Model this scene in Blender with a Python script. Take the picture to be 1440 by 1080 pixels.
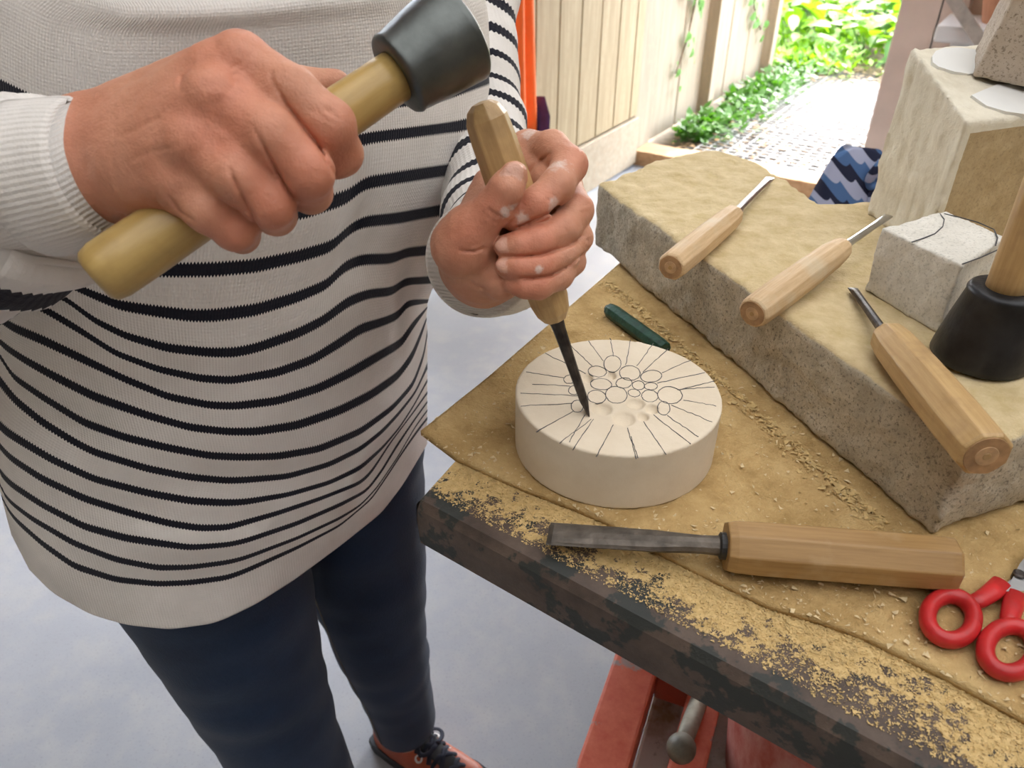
import bpy, bmesh, math, random
import numpy as np
from mathutils import Vector, Matrix, noise as mnoise

for o in list(bpy.data.objects): bpy.data.objects.remove(o)
random.seed(7); RNG = np.random.default_rng(7)
scene = bpy.context.scene
COL = scene.collection

# ------------------------------------------------------------------ camera
F = 1080.0; PITCH = math.radians(34.0); CAMZ = 1.4
cam = bpy.data.cameras.new('camera'); camo = bpy.data.objects.new('camera', cam)
COL.objects.link(camo); camo.location = (0, 0, CAMZ)
camo.rotation_euler = (math.pi/2 - PITCH, 0, 0)
cam.sensor_width = 36.0; cam.sensor_fit = 'HORIZONTAL'; cam.lens = 36.0*F/1440.0
cam.clip_start = 0.02; cam.clip_end = 200
scene.camera = camo
cam.dof.use_dof = True; cam.dof.focus_distance = .56; cam.dof.aperture_fstop = 13.0
CP, SP = math.cos(PITCH), math.sin(PITCH)

# ------------------------------------------------------------------ world, sun, exposure
world = bpy.data.worlds.new('world'); scene.world = world; world.use_nodes = True
wn = world.node_tree; wn.nodes.clear()
wo = wn.nodes.new('ShaderNodeOutputWorld'); wb = wn.nodes.new('ShaderNodeBackground')
sk = wn.nodes.new('ShaderNodeTexSky'); sk.sky_type = 'NISHITA'; sk.sun_disc = False
sk.sun_elevation = math.radians(50); sk.sun_rotation = math.radians(30); sk.air_density = 1.0; sk.dust_density = 2.5
wb.inputs['Strength'].default_value = 0.42
hs = wn.nodes.new('ShaderNodeHueSaturation'); hs.inputs['Saturation'].default_value = .45
wn.links.new(sk.outputs[0], hs.inputs['Color']); wn.links.new(hs.outputs[0], wb.inputs[0]); wn.links.new(wb.outputs[0], wo.inputs[0])
sun = bpy.data.lights.new('sun', 'SUN'); sun.energy = 1.2; sun.angle = math.radians(0.6); sun.color = (1, .95, .86)
suno = bpy.data.objects.new('sun', sun); COL.objects.link(suno)
suno.rotation_euler = Vector((.0, -.22, -.95)).to_track_quat('-Z', 'Y').to_euler()
scene.view_settings.view_transform = 'Standard'
try: scene.view_settings.look = 'None'
except Exception: pass
scene.view_settings.gamma = 1.0; scene.view_settings.use_curve_mapping = False
scene.view_settings.exposure = 2.62

# room frame: back wall runs along WD, its outward normal is ND
WD = Vector((.84, -.5426, 0)).normalized(); ND = Vector((-WD.y, WD.x, 0))
def RM(w, n, z=0.0): return WD*w + ND*n + Vector((0, 0, z))

# ------------------------------------------------------------------ pixel helpers
def W(px, py, d):
    x = (px-720)/F; u = (540-py)/F
    return Vector((x*d, (CP + SP*u)*d, CAMZ + (-SP + CP*u)*d))
def onz(px, py, z):
    u = (540-py)/F
    return W(px, py, (z-CAMZ)/(-SP + CP*u))
def aty(px, py, Y):
    u = (540-py)/F
    return W(px, py, Y/(CP + SP*u))

# ------------------------------------------------------------------ materials
MATS = {}
class NT:
    def __init__(s, name):
        s.m = bpy.data.materials.new(name); s.m.use_nodes = True; s.t = s.m.node_tree
        s.b = s.t.nodes['Principled BSDF']; MATS[name] = s.m
    def n(s, ty, **kw):
        x = s.t.nodes.new(ty)
        for k, v in kw.items(): setattr(x, k, v)
        return x
    def l(s, a, b): s.t.links.new(a, b)
    def coord(s, kind='Object', scale=(1, 1, 1)):
        tc = s.n('ShaderNodeTexCoord'); mp = s.n('ShaderNodeMapping'); mp.inputs['Scale'].default_value = scale
        s.l(tc.outputs[kind], mp.inputs[0]); return mp.outputs[0]
    def noise(s, vec, scale, detail=4, rough=.55):
        x = s.n('ShaderNodeTexNoise'); x.inputs['Scale'].default_value = scale; x.inputs['Detail'].default_value = detail
        x.inputs['Roughness'].default_value = rough; s.l(vec, x.inputs['Vector']); return x.outputs['Fac']
    def ramp(s, fac, stops):
        r = s.n('ShaderNodeValToRGB'); e = r.color_ramp.elements
        while len(e) < len(stops): e.new(.5)
        for i, (p, c) in enumerate(stops):
            e[i].position = p; e[i].color = (c[0], c[1], c[2], 1) if hasattr(c, '__len__') else (c, c, c, 1)
        s.l(fac, r.inputs[0]); return r.outputs[0]
    def mix(s, fac, a, b, mode='MIX'):
        x = s.n('ShaderNodeMix', data_type='RGBA', blend_type=mode)
        for v, i in ((fac, 0), (a, 6), (b, 7)):
            if hasattr(v, 'links'): s.l(v, x.inputs[i])
            elif i == 0: x.inputs[0].default_value = v
            else: x.inputs[i].default_value = (*v, 1)
        return x.outputs[2]
    def math(s, op, a, b=None, c=None):
        x = s.n('ShaderNodeMath', operation=op)
        for i, v in enumerate((a, b, c)):
            if v is None: continue
            if hasattr(v, 'links'): s.l(v, x.inputs[i])
            else: x.inputs[i].default_value = v
        return x.outputs[0]
    def attr(s, name, out='Fac'):
        x = s.n('ShaderNodeAttribute'); x.attribute_name = name; return x.outputs[out]
    def bump(s, h, strength=.3, dist=.002):
        x = s.n('ShaderNodeBump'); x.inputs['Strength'].default_value = strength; x.inputs['Distance'].default_value = dist
        s.l(h, x.inputs['Height']); s.l(x.outputs[0], s.b.inputs['Normal'])
    def col(s, c):
        if hasattr(c, 'links'): s.l(c, s.b.inputs['Base Color'])
        else: s.b.inputs['Base Color'].default_value = (*c, 1)
    def set(s, rough=.6, metal=0, spec=.5):
        if hasattr(rough, 'links'): s.l(rough, s.b.inputs['Roughness'])
        else: s.b.inputs['Roughness'].default_value = rough
        s.b.inputs['Metallic'].default_value = metal; s.b.inputs['Specular IOR Level'].default_value = spec

def simple(name, c, rough=.6, metal=0, var=.25, scale=20, bump=.0, bscale=120, spec=.5, coordk='Object', cs=(1, 1, 1)):
    t = NT(name); v = t.coord(coordk, cs); f = t.noise(v, scale)
    t.col(t.ramp(f, [(.3, [x*(1-var) for x in c]), (.7, [min(1, x*(1+var)) for x in c])]))
    t.set(rough, metal, spec)
    if bump: t.bump(t.noise(v, bscale, 5), bump, .002)
    return t.m

def wood(name, c1, c2, grain=(3, 60, 60), rough=.5, dirt=None, bump=.1):
    t = NT(name)
    if grain[0] == grain[2]:      # grain runs along the object's own 'axis' property
        at = t.n('ShaderNodeAttribute'); at.attribute_type = 'OBJECT'; at.attribute_name = 'axis'
        tc = t.n('ShaderNodeTexCoord'); dp = t.n('ShaderNodeVectorMath', operation='DOT_PRODUCT'); t.l(tc.outputs['Object'], dp.inputs[0]); t.l(at.outputs['Vector'], dp.inputs[1])
        sc_ = t.n('ShaderNodeVectorMath', operation='SCALE'); t.l(at.outputs['Vector'], sc_.inputs[0]); t.l(t.math('MULTIPLY', dp.outputs['Value'], .94), sc_.inputs['Scale'])
        sb_ = t.n('ShaderNodeVectorMath', operation='SUBTRACT'); t.l(tc.outputs['Object'], sb_.inputs[0]); t.l(sc_.outputs[0], sb_.inputs[1])
        f = t.noise(sb_.outputs[0], grain[0]*9, 6, .65)
    else:
        v = t.coord('Object', grain); f = t.noise(v, 3.0, 5, .6)
    base = t.ramp(f, [(.3, c1), (.7, c2)])
    if dirt:
        g = t.noise(t.coord('Object'), 35, 4); base = t.mix(t.ramp(g, [(.5, 0.0), (.72, .7)]), base, dirt)
    t.col(base); t.set(rough); t.bump(f, bump, .001); return t.m

def stone(name, c1, c2, scale=60, speck=None, bump=.5, rough=.95, dust=None):
    t = NT(name); v = t.coord('Object')
    f = t.noise(v, scale, 6, .65); base = t.ramp(f, [(.3, c1), (.7, c2)])
    if speck:
        g = t.noise(v, 420, 3, .7); base = t.mix(t.ramp(g, [(.54, 0.0), (.64, .75)]), base, speck)
    if dust:   # settled stone dust on faces that look up
        geo = t.n('ShaderNodeNewGeometry'); sp = t.n('ShaderNodeSeparateXYZ'); t.l(geo.outputs['Normal'], sp.inputs[0])
        up = t.math('ADD', sp.outputs[2], t.math('MULTIPLY', t.math('SUBTRACT', t.noise(v, 22, 5), .5), .9))
        dc = t.ramp(t.noise(v, 40, 6, .7), [(.3, dust[0]), (.7, dust[1])])
        base = t.mix(t.ramp(up, [(.45, 0.0), (.72, 1.0)]), base, dc)
    t.col(base); t.set(rough, 0, .2)
    h = t.math('ADD', t.noise(v, 160, 6, .7), t.math('MULTIPLY', t.noise(v, 45, 4), 1.5))
    t.bump(h, bump, .003); return t.m

OCH1, OCH2 = (.46, .285, .10), (.62, .42, .17)
stone('disc_stone', (.68, .58, .44), (.76, .67, .53), 25, None, .12)
stone('slab_stone', (.38, .33, .25), (.58, .51, .39), 45, (.17, .15, .12), .7, dust=((.52, .40, .20), (.71, .58, .36)))
stone('tall_stone', (.66, .60, .47), (.80, .75, .62), 40, None, .5)
stone('tall_stone_shade', (.42, .31, .17), (.52, .40, .23), 90, (.34, .25, .14), .4)
stone('white_stone', (.62, .59, .52), (.74, .71, .64), 50, (.45, .43, .38), .35)
stone('spotted_stone', (.46, .38, .30), (.58, .50, .41), 30, (.2, .15, .11), .4)
simple('smooth_plaster', (.78, .78, .75), .8, 0, .06, 8)
simple('pencil', (.06, .06, .065), .7, 0, .3, 90)
simple('carved_dust', (.70, .58, .42), .95, 0, .12, 90, .3, 300)

# floor
t = NT('concrete'); v = t.coord()
f1 = t.noise(v, 1.3, 5); f2 = t.noise(v, 14, 6, .65); f3 = t.noise(v, 220, 3, .7)
b0 = t.ramp(f1, [(.3, (.27, .283, .31)), (.7, (.36, .373, .40))])
b1 = t.mix(t.ramp(f2, [(.45, 0.0), (.75, .55)]), b0, (.42, .41, .385))
b2 = t.mix(t.ramp(f3, [(.58, 0.0), (.68, .5)]), b1, (.18, .18, .18))
t.col(b2); t.set(t.ramp(f2, [(.3, .30), (.7, .52)]), 0, .5); t.bump(f3, .12, .001)

simple('wall_plaster', (.46, .39, .31), .9, 0, .08, 4, .1, 60)
simple('ceiling_paint', (.32, .31, .29), .9, 0, .08, 3)
simple('post_paint', (.66, .54, .47), .7, 0, .08, 6, .15, 90)
simple('pink_wall', (.60, .40, .28), .9, 0, .1, 5)
wood('door_wood', (.28, .21, .11), (.41, .33, .20), (14, 14, 1.2), .7, (.33, .25, .14))
wood('fence_wood', (.24, .20, .14), (.33, .285, .21), (10, 10, 1.0), .8, (.34, .27, .18))
wood('sill_wood', (.34, .19, .09), (.48, .30, .16), (2, 20, 20), .8)
wood('kick_wood', (.30, .24, .165), (.39, .33, .24), (2, 12, 12), .7, (.4, .3, .2))
wood('handle_wood', (.42, .26, .10), (.58, .39, .18), (30, 30, 30), .42, (.30, .18, .08))
wood('handle_pale', (.50, .33, .17), (.66, .48, .28), (50, 50, 50), .6, (.60, .50, .34), .25)
wood('handle_red', (.28, .155, .052), (.40, .24, .09), (40, 40, 40), .45, (.48, .34, .18))
simple('end_grain', (.36, .21, .10), .7, 0, .3, 120); simple('end_grain_pale', (.46, .29, .15), .7, 0, .3, 120)
wood('mallet_handle', (.40, .26, .08), (.52, .36, .13), (12, 12, 12), .33, (.30, .19, .06))
simple('iron', (.12, .13, .125), .40, .85, .3, 40, .15, 150)
simple('iron_black', (.03, .03, .032), .40, .6, .35, 60, .25, 120)
simple('steel_dark', (.07, .06, .055), .45, .8, .45, 90, .3, 160)
simple('steel_rough', (.14, .12, .10), .55, .6, .45, 60, .6, 110)
simple('steel_bright', (.50, .50, .50), .28, 1, .15, 40, .05)
simple('collar_dark', (.05, .05, .05), .5, .5)

# mat under a layer of stone dust
t = NT('dusty_mat'); v = t.coord()
f = t.noise(v, 26, 7, .68); g = t.noise(v, 300, 4, .75)
b = t.ramp(f, [(.3, (.38, .245, .095)), (.5, (.54, .365, .16)), (.7, (.66, .475, .225))])
t.col(t.mix(t.ramp(g, [(.55, 0.0), (.8, .5)]), b, (.74, .56, .28))); t.set(.97, 0, .1)
t.bump(t.math('ADD', t.noise(v, 140, 6, .7), t.math('MULTIPLY', f, 2)), .8, .004)
simple('mat_edge', (.42, .34, .20), .95, 0, .4, 160)
# steel bench top with dust lying near the mat (attribute 'dust' holds how much has settled)
t = NT('bench_steel'); v = t.coord()
f = t.noise(v, 30, 5, .65); g = t.noise(v, 95, 6, .78); k = t.noise(v, 24, 5, .65)
met = t.ramp(f, [(.3, (.050, .035, .028)), (.7, (.125, .088, .066))])
met = t.mix(t.ramp(k, [(.53, 0.0), (.56, .9)]), met, (.022, .028, .026))
m = t.math('ADD', t.math('MULTIPLY', t.attr('dust'), 1.0), t.math('MULTIPLY', t.math('SUBTRACT', g, .5), 2.6))
mask = t.ramp(m, [(.49, 0.0), (.53, 1.0)])
dc = t.ramp(t.noise(v, 200, 4), [(.3, (.50, .34, .13)), (.7, (.70, .51, .24))])
t.col(t.mix(mask, met, dc)); r = t.ramp(mask, [(0, .58), (1, .95)]); t.set(r, 0, .45)
t.bump(t.math('ADD', mask, t.math('MULTIPLY', t.noise(v, 160, 5, .7), .8)), .45, .002)
simple('red_paint', (.52, .10, .055), .5, 0, .25, 18, .15, 80)
t = NT('red_worn'); v = t.coord(); f = t.noise(v, 14, 5, .7); g = t.noise(v, 45, 5, .7)
b = t.ramp(g, [(.3, (.58, .10, .05)), (.7, (.72, .19, .11))])
b = t.mix(t.ramp(f, [(.56, 0.0), (.60, .9)]), b, (.33, .28, .25)); t.col(b); t.set(.55); t.bump(f, .2, .001)
t = NT('dusty_tray'); v = t.coord(); f = t.noise(v, 10, 5, .7); g = t.noise(v, 80, 4, .7)
b = t.ramp(f, [(.34, (.34, .25, .14)), (.5, (.66, .60, .54))]); t.col(t.mix(t.ramp(g, [(.6, 0.0), (.7, .5)]), b, (.2, .17, .14))); t.set(.9); t.bump(g, .4, .003)
t = NT('dusty_red_plastic'); v = t.coord('Object', (3, 3, 1)); f = t.noise(v, 9, 6, .7)
t.col(t.ramp(f, [(.35, (.46, .09, .07)), (.65, (.66, .38, .33))])); t.set(.6)
simple('lever_metal', (.30, .28, .22), .55, .3, .3, 60, .3, 90)
simple('knob_dusty', (.17, .16, .12), .5, 0, .5, 35, .3, 120)
simple('red_plastic', (.50, .020, .022), .35, 0, .2, 50, .08, 200)
simple('green_paint', (.012, .055, .035), .45, 0, .45, 160, .4, 240)
simple('orange_cloth', (.90, .16, .02), .75, 0, .08, 6)
simple('purple_cloth', (.05, .02, .09), .8)
simple('white_plastic', (.80, .80, .80), .4, 0, .04, 5)
simple('terracotta', (.55, .27, .16), .8, 0, .15, 12)
simple('grey_board', (.42, .38, .34), .8, 0, .2, 25)
simple('soil', (.16, .12, .075), .95, 0, .5, 9, .6, 40)
simple('path_gravel', (.05, .047, .04), .95, 0, .5, 40, .6, 60)
simple('galvanised', (.34, .345, .35), .5, .0, .15, 20)
simple('bark', (.16, .11, .07), .9, 0, .3, 30, .4, 60)
for nm, c in (('leaf_lime', (.15, .31, .012)), ('leaf_green', (.055, .17, .014)), ('leaf_dark', (.05, .15, .03)), ('leaf_ivy', (.12, .30, .06)), ('leaf_litter', (.34, .22, .12))):
    t = NT(nm); v = t.coord(); f = t.noise(v, 8, 3); t.col(t.ramp(f, [(.3, [x*.7 for x in c]), (.7, [min(1, x*1.3) for x in c])])); t.set(.45)
    t.b.inputs['Transmission Weight'].default_value = 0
    tr = t.n('ShaderNodeBsdfTranslucent'); tr.inputs[0].default_value = (min(1, c[0]*1.6), min(1, c[1]*1.5), c[2], 1)
    mx = t.n('ShaderNodeMixShader'); mx.inputs[0].default_value = .3
    out = [x for x in t.t.nodes if x.type == 'OUTPUT_MATERIAL'][0]
    t.l(t.b.outputs[0], mx.inputs[1]); t.l(tr.outputs[0], mx.inputs[2]); t.l(mx.outputs[0], out.inputs[0])

# knitted sweater: stripes run with the knitting rows ('stripe'), stitches across ('stitch')
t = NT('knit'); s_ = t.attr('stripe'); c_ = t.attr('stitch')
tri = t.math('PINGPONG', c_, .5)
sv = t.math('ADD', s_, t.math('MULTIPLY', t.math('SUBTRACT', tri, .25), .13))
fr = t.math('ABSOLUTE', t.math('SUBTRACT', t.math('FRACT', t.math('ADD', sv, .5)), .5))
on = t.math('LESS_THAN', fr, .148)
on = t.math('MULTIPLY', on, t.math('GREATER_THAN', s_, -.5)); on = t.math('MULTIPLY', on, t.math('LESS_THAN', s_, 15.5))
v = t.coord(); f = t.noise(v, 30, 4)
wh = t.ramp(f, [(.3, (.70, .665, .625)), (.7, (.78, .745, .705))])
t.col(t.mix(on, wh, (.010, .010, .018))); t.set(.95, 0, .15)
t.b.inputs['Sheen Weight'].default_value = .08; t.b.inputs['Sheen Roughness'].default_value = .6
rows = t.math('PINGPONG', t.math('MULTIPLY', s_, 11.0), .5)
hh = t.math('ADD', t.math('MULTIPLY', tri, 1.0), t.math('MULTIPLY', rows, .5))
hh = t.math('ADD', hh, t.math('MULTIPLY', t.noise(v, 700, 2), .6)); t.bump(hh, .55, .0012)
t = NT('cuff_inside'); t.col((.30, .28, .26)); t.set(.95)

t = NT('denim'); v = t.coord(); f = t.noise(v, 7, 5, .6)
wv = t.noise(t.coord('Object', (900, 900, 160)), 1.0, 2)
b = t.ramp(f, [(.3, (.005, .012, .032)), (.7, (.012, .030, .072))])
t.col(t.mix(t.math('MULTIPLY', wv, .25), b, (.03, .065, .13))); t.set(.8, 0, .25)
t.b.inputs['Sheen Weight'].default_value = .1
t.bump(t.math('ADD', wv, t.math('MULTIPLY', f, 2.5)), .25, .002)
simple('denim_stitch', (.16, .15, .13), .8)
simple('shoe_leather', (.36, .075, .028), .45, 0, .3, 20, .15, 120)
simple('shoe_dark', (.022, .024, .030), .6)
simple('lace_navy', (.012, .014, .028), .85)
simple('eyelet', (.78, .78, .76), .4)
simple('hair', (.25, .20, .15), .6, 0, .4, 60, .5, 200)

t = NT('skin'); v = t.coord()
rx = t.n('ShaderNodeAttribute'); rx.attribute_name = 'skin'; sp = t.n('ShaderNodeSeparateColor'); t.l(rx.outputs['Color'], sp.inputs[0])
f = t.noise(v, 55, 5, .6); g = t.noise(v, 170, 5, .65)
b = t.ramp(f, [(.3, (.50, .225, .135)), (.7, (.62, .315, .205))])
b = t.mix(t.math('MULTIPLY', sp.outputs[0], .5), b, (.56, .17, .10))
b = t.mix(t.math('MULTIPLY', sp.outputs[2], .8), b, (.64, .37, .28))
du = t.math('ADD', sp.outputs[1], t.math('MULTIPLY', t.math('SUBTRACT', g, .5), 1.4))
b = t.mix(t.ramp(du, [(.5, 0.0), (.85, .65)]), b, (.72, .62, .56))
t.col(b); t.set(t.math('SUBTRACT', .55, t.math('MULTIPLY', sp.outputs[2], .2)), 0, .4)
t.b.inputs['Subsurface Weight'].default_value = .12
t.b.inputs['Subsurface Radius'].default_value = (.012, .004, .002); t.b.inputs['Subsurface Scale'].default_value = .5
vo = t.n('ShaderNodeTexVoronoi'); vo.inputs['Scale'].default_value = 850; t.l(v, vo.inputs['Vector'])
t.bump(t.math('ADD', t.math('MULTIPLY', vo.outputs['Distance'], .35), t.math('ADD', t.math('MULTIPLY', g, 1.3), t.noise(t.coord('Object', (1, 1, 1)), 420, 3))), .30, .0014)

# blue scalloped fabric, pattern in the cloth's own coordinates (attributes cu, cv)
t = NT('scallop_cloth'); cu = t.attr('cu'); cv = t.attr('cv')
arc = t.math('MULTIPLY', t.math('ABSOLUTE', t.math('SINE', t.math('MULTIPLY', cu, math.pi))), .55)
ph = t.math('FRACT', t.math('DIVIDE', t.math('ADD', cv, arc), 3.0))
r = t.n('ShaderNodeValToRGB'); r.color_ramp.interpolation = 'CONSTANT'; e = r.color_ramp.elements
e[0].position = 0; e[0].color = (.012, .016, .045, 1); e[1].position = .30; e[1].color = (.075, .16, .34, 1)
x = e.new(.65); x.color = (.42, .46, .62, 1); t.l(ph, r.inputs[0]); t.col(r.outputs[0]); t.set(.9)

# ------------------------------------------------------------------ mesh helpers
ROOT = {}
def empty(name, loc, label, cat, group=None):
    o = bpy.data.objects.new(name, None); COL.objects.link(o); o.location = loc; o.empty_display_size = .02
    o['label'] = label; o['category'] = cat
    if group: o['group'] = group
    ROOT[o.name] = Vector(loc); return o
def tag(o, label, cat, group=None):
    o['label'] = label; o['category'] = cat
    if group: o['group'] = group
    return o
def rootloc(o):
    return ROOT[o.name]
class MB:
    def __init__(s): s.v = []; s.f = []
    def add(s, vs, fs):
        k = len(s.v); s.v += [tuple(p) for p in vs]; s.f += [tuple(i+k for i in f) for f in fs]; return s
    def box(s, c, X, Y, Z):      # centre and half-axis vectors
        c = Vector(c); X = Vector(X); Y = Vector(Y); Z = Vector(Z)
        vs = [c+X*a+Y*b+Z*d for a in (-1, 1) for b in (-1, 1) for d in (-1, 1)]
        return s.add(vs, [(0, 1, 3, 2), (4, 6, 7, 5), (0, 4, 5, 1), (2, 3, 7, 6), (0, 2, 6, 4), (1, 5, 7, 3)])
    def sweep(s, pts, rad, n=16, cap=True, flat=None, up=None, ph=0.0):
        pts = [Vector(p) for p in pts]; m = len(pts)
        if not hasattr(rad, '__len__'): rad = [rad]*m
        vs = []; t0 = (pts[1]-pts[0]).normalized()
        u = Vector(up) if up is not None else (Vector((0, 0, 1)) if abs(t0.z) < .9 else Vector((1, 0, 0)))
        for i, p in enumerate(pts):
            a = pts[max(i-1, 0)]; b = pts[min(i+1, m-1)]; tt = (b-a)
            tt = tt.normalized() if tt.length > 1e-9 else t0
            u = (u - tt*u.dot(tt)).normalized(); w = tt.cross(u)
            r = rad[i]; ru, rw = (r if hasattr(r, '__len__') else (r, r))
            for j in range(n):
                an = 2*math.pi*j/n + ph; vs.append(p + u*math.cos(an)*ru + w*math.sin(an)*rw)
        fs = [(i*n+j, i*n+(j+1) % n, (i+1)*n+(j+1) % n, (i+1)*n+j) for i in range(m-1) for j in range(n)]
        if cap: fs += [tuple(range(n))[::-1], tuple((m-1)*n+j for j in range(n))]
        return s.add(vs, fs)
    def prism(s, poly, z0, z1):
        n = len(poly); vs = [(p[0], p[1], z0) for p in poly] + [(p[0], p[1], z1) for p in poly]
        return s.add(vs, [tuple(range(n))[::-1], tuple(range(n, 2*n))] + [(i, (i+1) % n, n+(i+1) % n, n+i) for i in range(n)])
    def build(s, name, mat, parent=None, smooth=False, attrs=None, bevel=0.0, kind=None, bseg=2):
        me = bpy.data.meshes.new(name)
        off = rootloc(parent) if parent is not None else Vector((0, 0, 0))
        org = Vector((0, 0, 0))
        A = np.array(s.v, dtype=float).reshape(-1, 3)
        if parent is None:                      # origin at the base of the thing
            org = Vector(((A[:, 0].min()+A[:, 0].max())/2, (A[:, 1].min()+A[:, 1].max())/2, A[:, 2].min())); off = org
        A = A - np.array(off)
        me.from_pydata(A.tolist(), [], s.f); me.update()
        bm = bmesh.new(); bm.from_mesh(me); bmesh.ops.recalc_face_normals(bm, faces=bm.faces)
        if bevel > 0:
            es = [e for e in bm.edges if len(e.link_faces) == 2 and e.calc_face_angle(0) > .5]
            bmesh.ops.bevel(bm, geom=es, offset=bevel, segments=bseg, affect='EDGES', profile=.6)
        bm.to_mesh(me); bm.free()
        if smooth: me.polygons.foreach_set('use_smooth', [True]*len(me.polygons))
        if attrs:
            for k, vals in attrs.items():
                vals = np.asarray(vals, dtype=np.float32)
                if vals.ndim == 1:
                    a = me.attributes.new(k, 'FLOAT', 'POINT'); a.data.foreach_set('value', vals)
                else:
                    a = me.attributes.new(k, 'FLOAT_COLOR', 'POINT'); a.data.foreach_set('color', vals.ravel())
        me.materials.append(MATS[mat])
        o = bpy.data.objects.new(name, me); COL.objects.link(o)
        if parent is not None: o.parent = parent; ROOT[o.name] = off
        else: o.location = org; ROOT[o.name] = org
        if kind: o['kind'] = kind
        return o
def copy_tree(o, parent=None, delta=None):
    c = o.copy(); COL.objects.link(c); c.parent = parent
    for ch in o.children: copy_tree(ch, c)
    return c

# ------------------------------------------------------------------ implicit surfaces
def _hash(i, j, k):
    h = (i.astype(np.int64)*374761393 + j.astype(np.int64)*668265263 + k.astype(np.int64)*2147483647) & 0xffffffff
    h = ((h ^ (h >> 13))*1274126177) & 0xffffffff
    return ((h ^ (h >> 16)) & 0xffff).astype(np.float32)/32768.0 - 1.0
def vnoise(P, sc):
    Q = P*sc; I = np.floor(Q); T = (Q-I); T = T*T*(3-2*T); I = I.astype(np.int64); r = 0
    for a in (0, 1):
        for b in (0, 1):
            for c in (0, 1):
                w = (T[:, 0] if a else 1-T[:, 0])*(T[:, 1] if b else 1-T[:, 1])*(T[:, 2] if c else 1-T[:, 2])
                r = r + w*_hash(I[:, 0]+a, I[:, 1]+b, I[:, 2]+c)
    return r
def fbm(P, sc, n=4, g=.5): return sum(vnoise(P, sc*2**i)*g**i for i in range(n))
def smin(a, b, k):
    h = np.clip(.5+.5*(b-a)/k, 0, 1); return b*(1-h)+a*h-k*h*(1-h)
def cone(P, a, b, ra, rb):
    a = np.array(a, np.float32); b = np.array(b, np.float32); d = b-a
    t = np.clip(((P-a)@d)/max(1e-12, float(d@d)), 0, 1)
    return np.linalg.norm(P-(a+t[:, None]*d), axis=1)-(ra+t*(rb-ra))
def ellipsoid(P, c, R, rad):       # R rows are axes
    q = (P-np.array(c, np.float32))@np.array(R, np.float32).T/np.array(rad, np.float32)
    k = np.linalg.norm(q, axis=1); return (k-1)*min(rad)
def surfnet(f, lo, hi, vs, iters=1):
    lo = np.array(lo, np.float32); n = np.ceil((np.array(hi)-lo)/vs/4).astype(int)*4+1
    nb = (n-1)//4
    bi = np.stack(np.meshgrid(*[np.arange(k) for k in nb], indexing='ij'), -1).reshape(-1, 3)
    cd = f((lo+(bi*4+2)*vs).astype(np.float32))
    V = np.ones(n, np.float32)
    cg = cd.reshape(nb)
    V[:-1, :-1, :-1] = np.repeat(np.repeat(np.repeat(cg, 4, 0), 4, 1), 4, 2)
    near = np.abs(cd) < vs*4*1.9
    for s in range(0, near.sum(), 6000):
        b = bi[near][s:s+6000]
        g = np.stack(np.meshgrid(*[np.arange(5)]*3, indexing='ij'), -1).reshape(-1, 3)
        idx = (b[:, None, :]*4+g[None]).reshape(-1, 3)
        V[idx[:, 0], idx[:, 1], idx[:, 2]] = f((lo+idx*vs).astype(np.float32))
    S = V < 0
    c = [(a, b, d) for a in (0, 1) for b in (0, 1) for d in (0, 1)]
    sl = lambda A, o: A[o[0]:A.shape[0]-1+o[0], o[1]:A.shape[1]-1+o[1], o[2]:A.shape[2]-1+o[2]]
    cnt = sum(sl(S, o).astype(np.int8) for o in c); act = (cnt > 0) & (cnt < 8)
    ci = np.argwhere(act); vid = -np.ones(act.shape, np.int64); vid[act] = np.arange(len(ci))
    acc = np.zeros((len(ci), 3)); num = np.zeros(len(ci))
    for i in range(8):
        for j in range(i+1, 8):
            d = np.array(c[j])-np.array(c[i])
            if d.sum() != 1 or (d < 0).any(): continue
            A = ci+np.array(c[i]); B = ci+np.array(c[j])
            va = V[A[:, 0], A[:, 1], A[:, 2]]; vb = V[B[:, 0], B[:, 1], B[:, 2]]
            x = (va < 0) != (vb < 0); tt = np.where(x, va/np.where(x, va-vb, 1), 0)
            acc += np.where(x[:, None], np.array(c[i])+tt[:, None]*d, 0); num += x
    verts = lo+(ci+acc/num[:, None])*vs
    faces = []
    for ax in range(3):
        o1, o2 = [k for k in range(3) if k != ax]
        a = [slice(1, -1)]*3; a[ax] = slice(0, -1); b = [slice(1, -1)]*3; b[ax] = slice(1, None)
        x = S[tuple(a)] != S[tuple(b)]; e = np.argwhere(x); off = np.ones(3, int); off[ax] = 0; e = e+off
        q = []
        for (p, r) in ((0, 0), (1, 0), (1, 1), (0, 1)):
            k = e.copy(); k[:, o1] -= p; k[:, o2] -= r; q.append(vid[k[:, 0], k[:, 1], k[:, 2]])
        faces.append(np.stack(q, 1))
    faces = np.concatenate(faces); faces = faces[(faces >= 0).all(1)]
    return verts, faces
def sdf_mb(f, lo, hi, vs):
    v, fc = surfnet(f, lo, hi, vs); m = MB(); m.v = [tuple(x) for x in v.tolist()]; m.f = [tuple(x) for x in fc.tolist()]; return m
def hullstone(planes, amp, sc, edge, extra=None):
    # planes: (point, outward normal); rounded, rough intersection
    pl = [(np.array(p, np.float32), np.array(Vector(n).normalized(), np.float32)) for p, n in planes]
    def f(P):
        d = None
        for p, n in pl:
            e = (P-p)@n; d = e if d is None else -smin(-d, -e, edge)
        d = d+amp*fbm(P, sc, 4, .55)
        if extra: d = extra(P, d)
        return d
    return f
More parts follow.
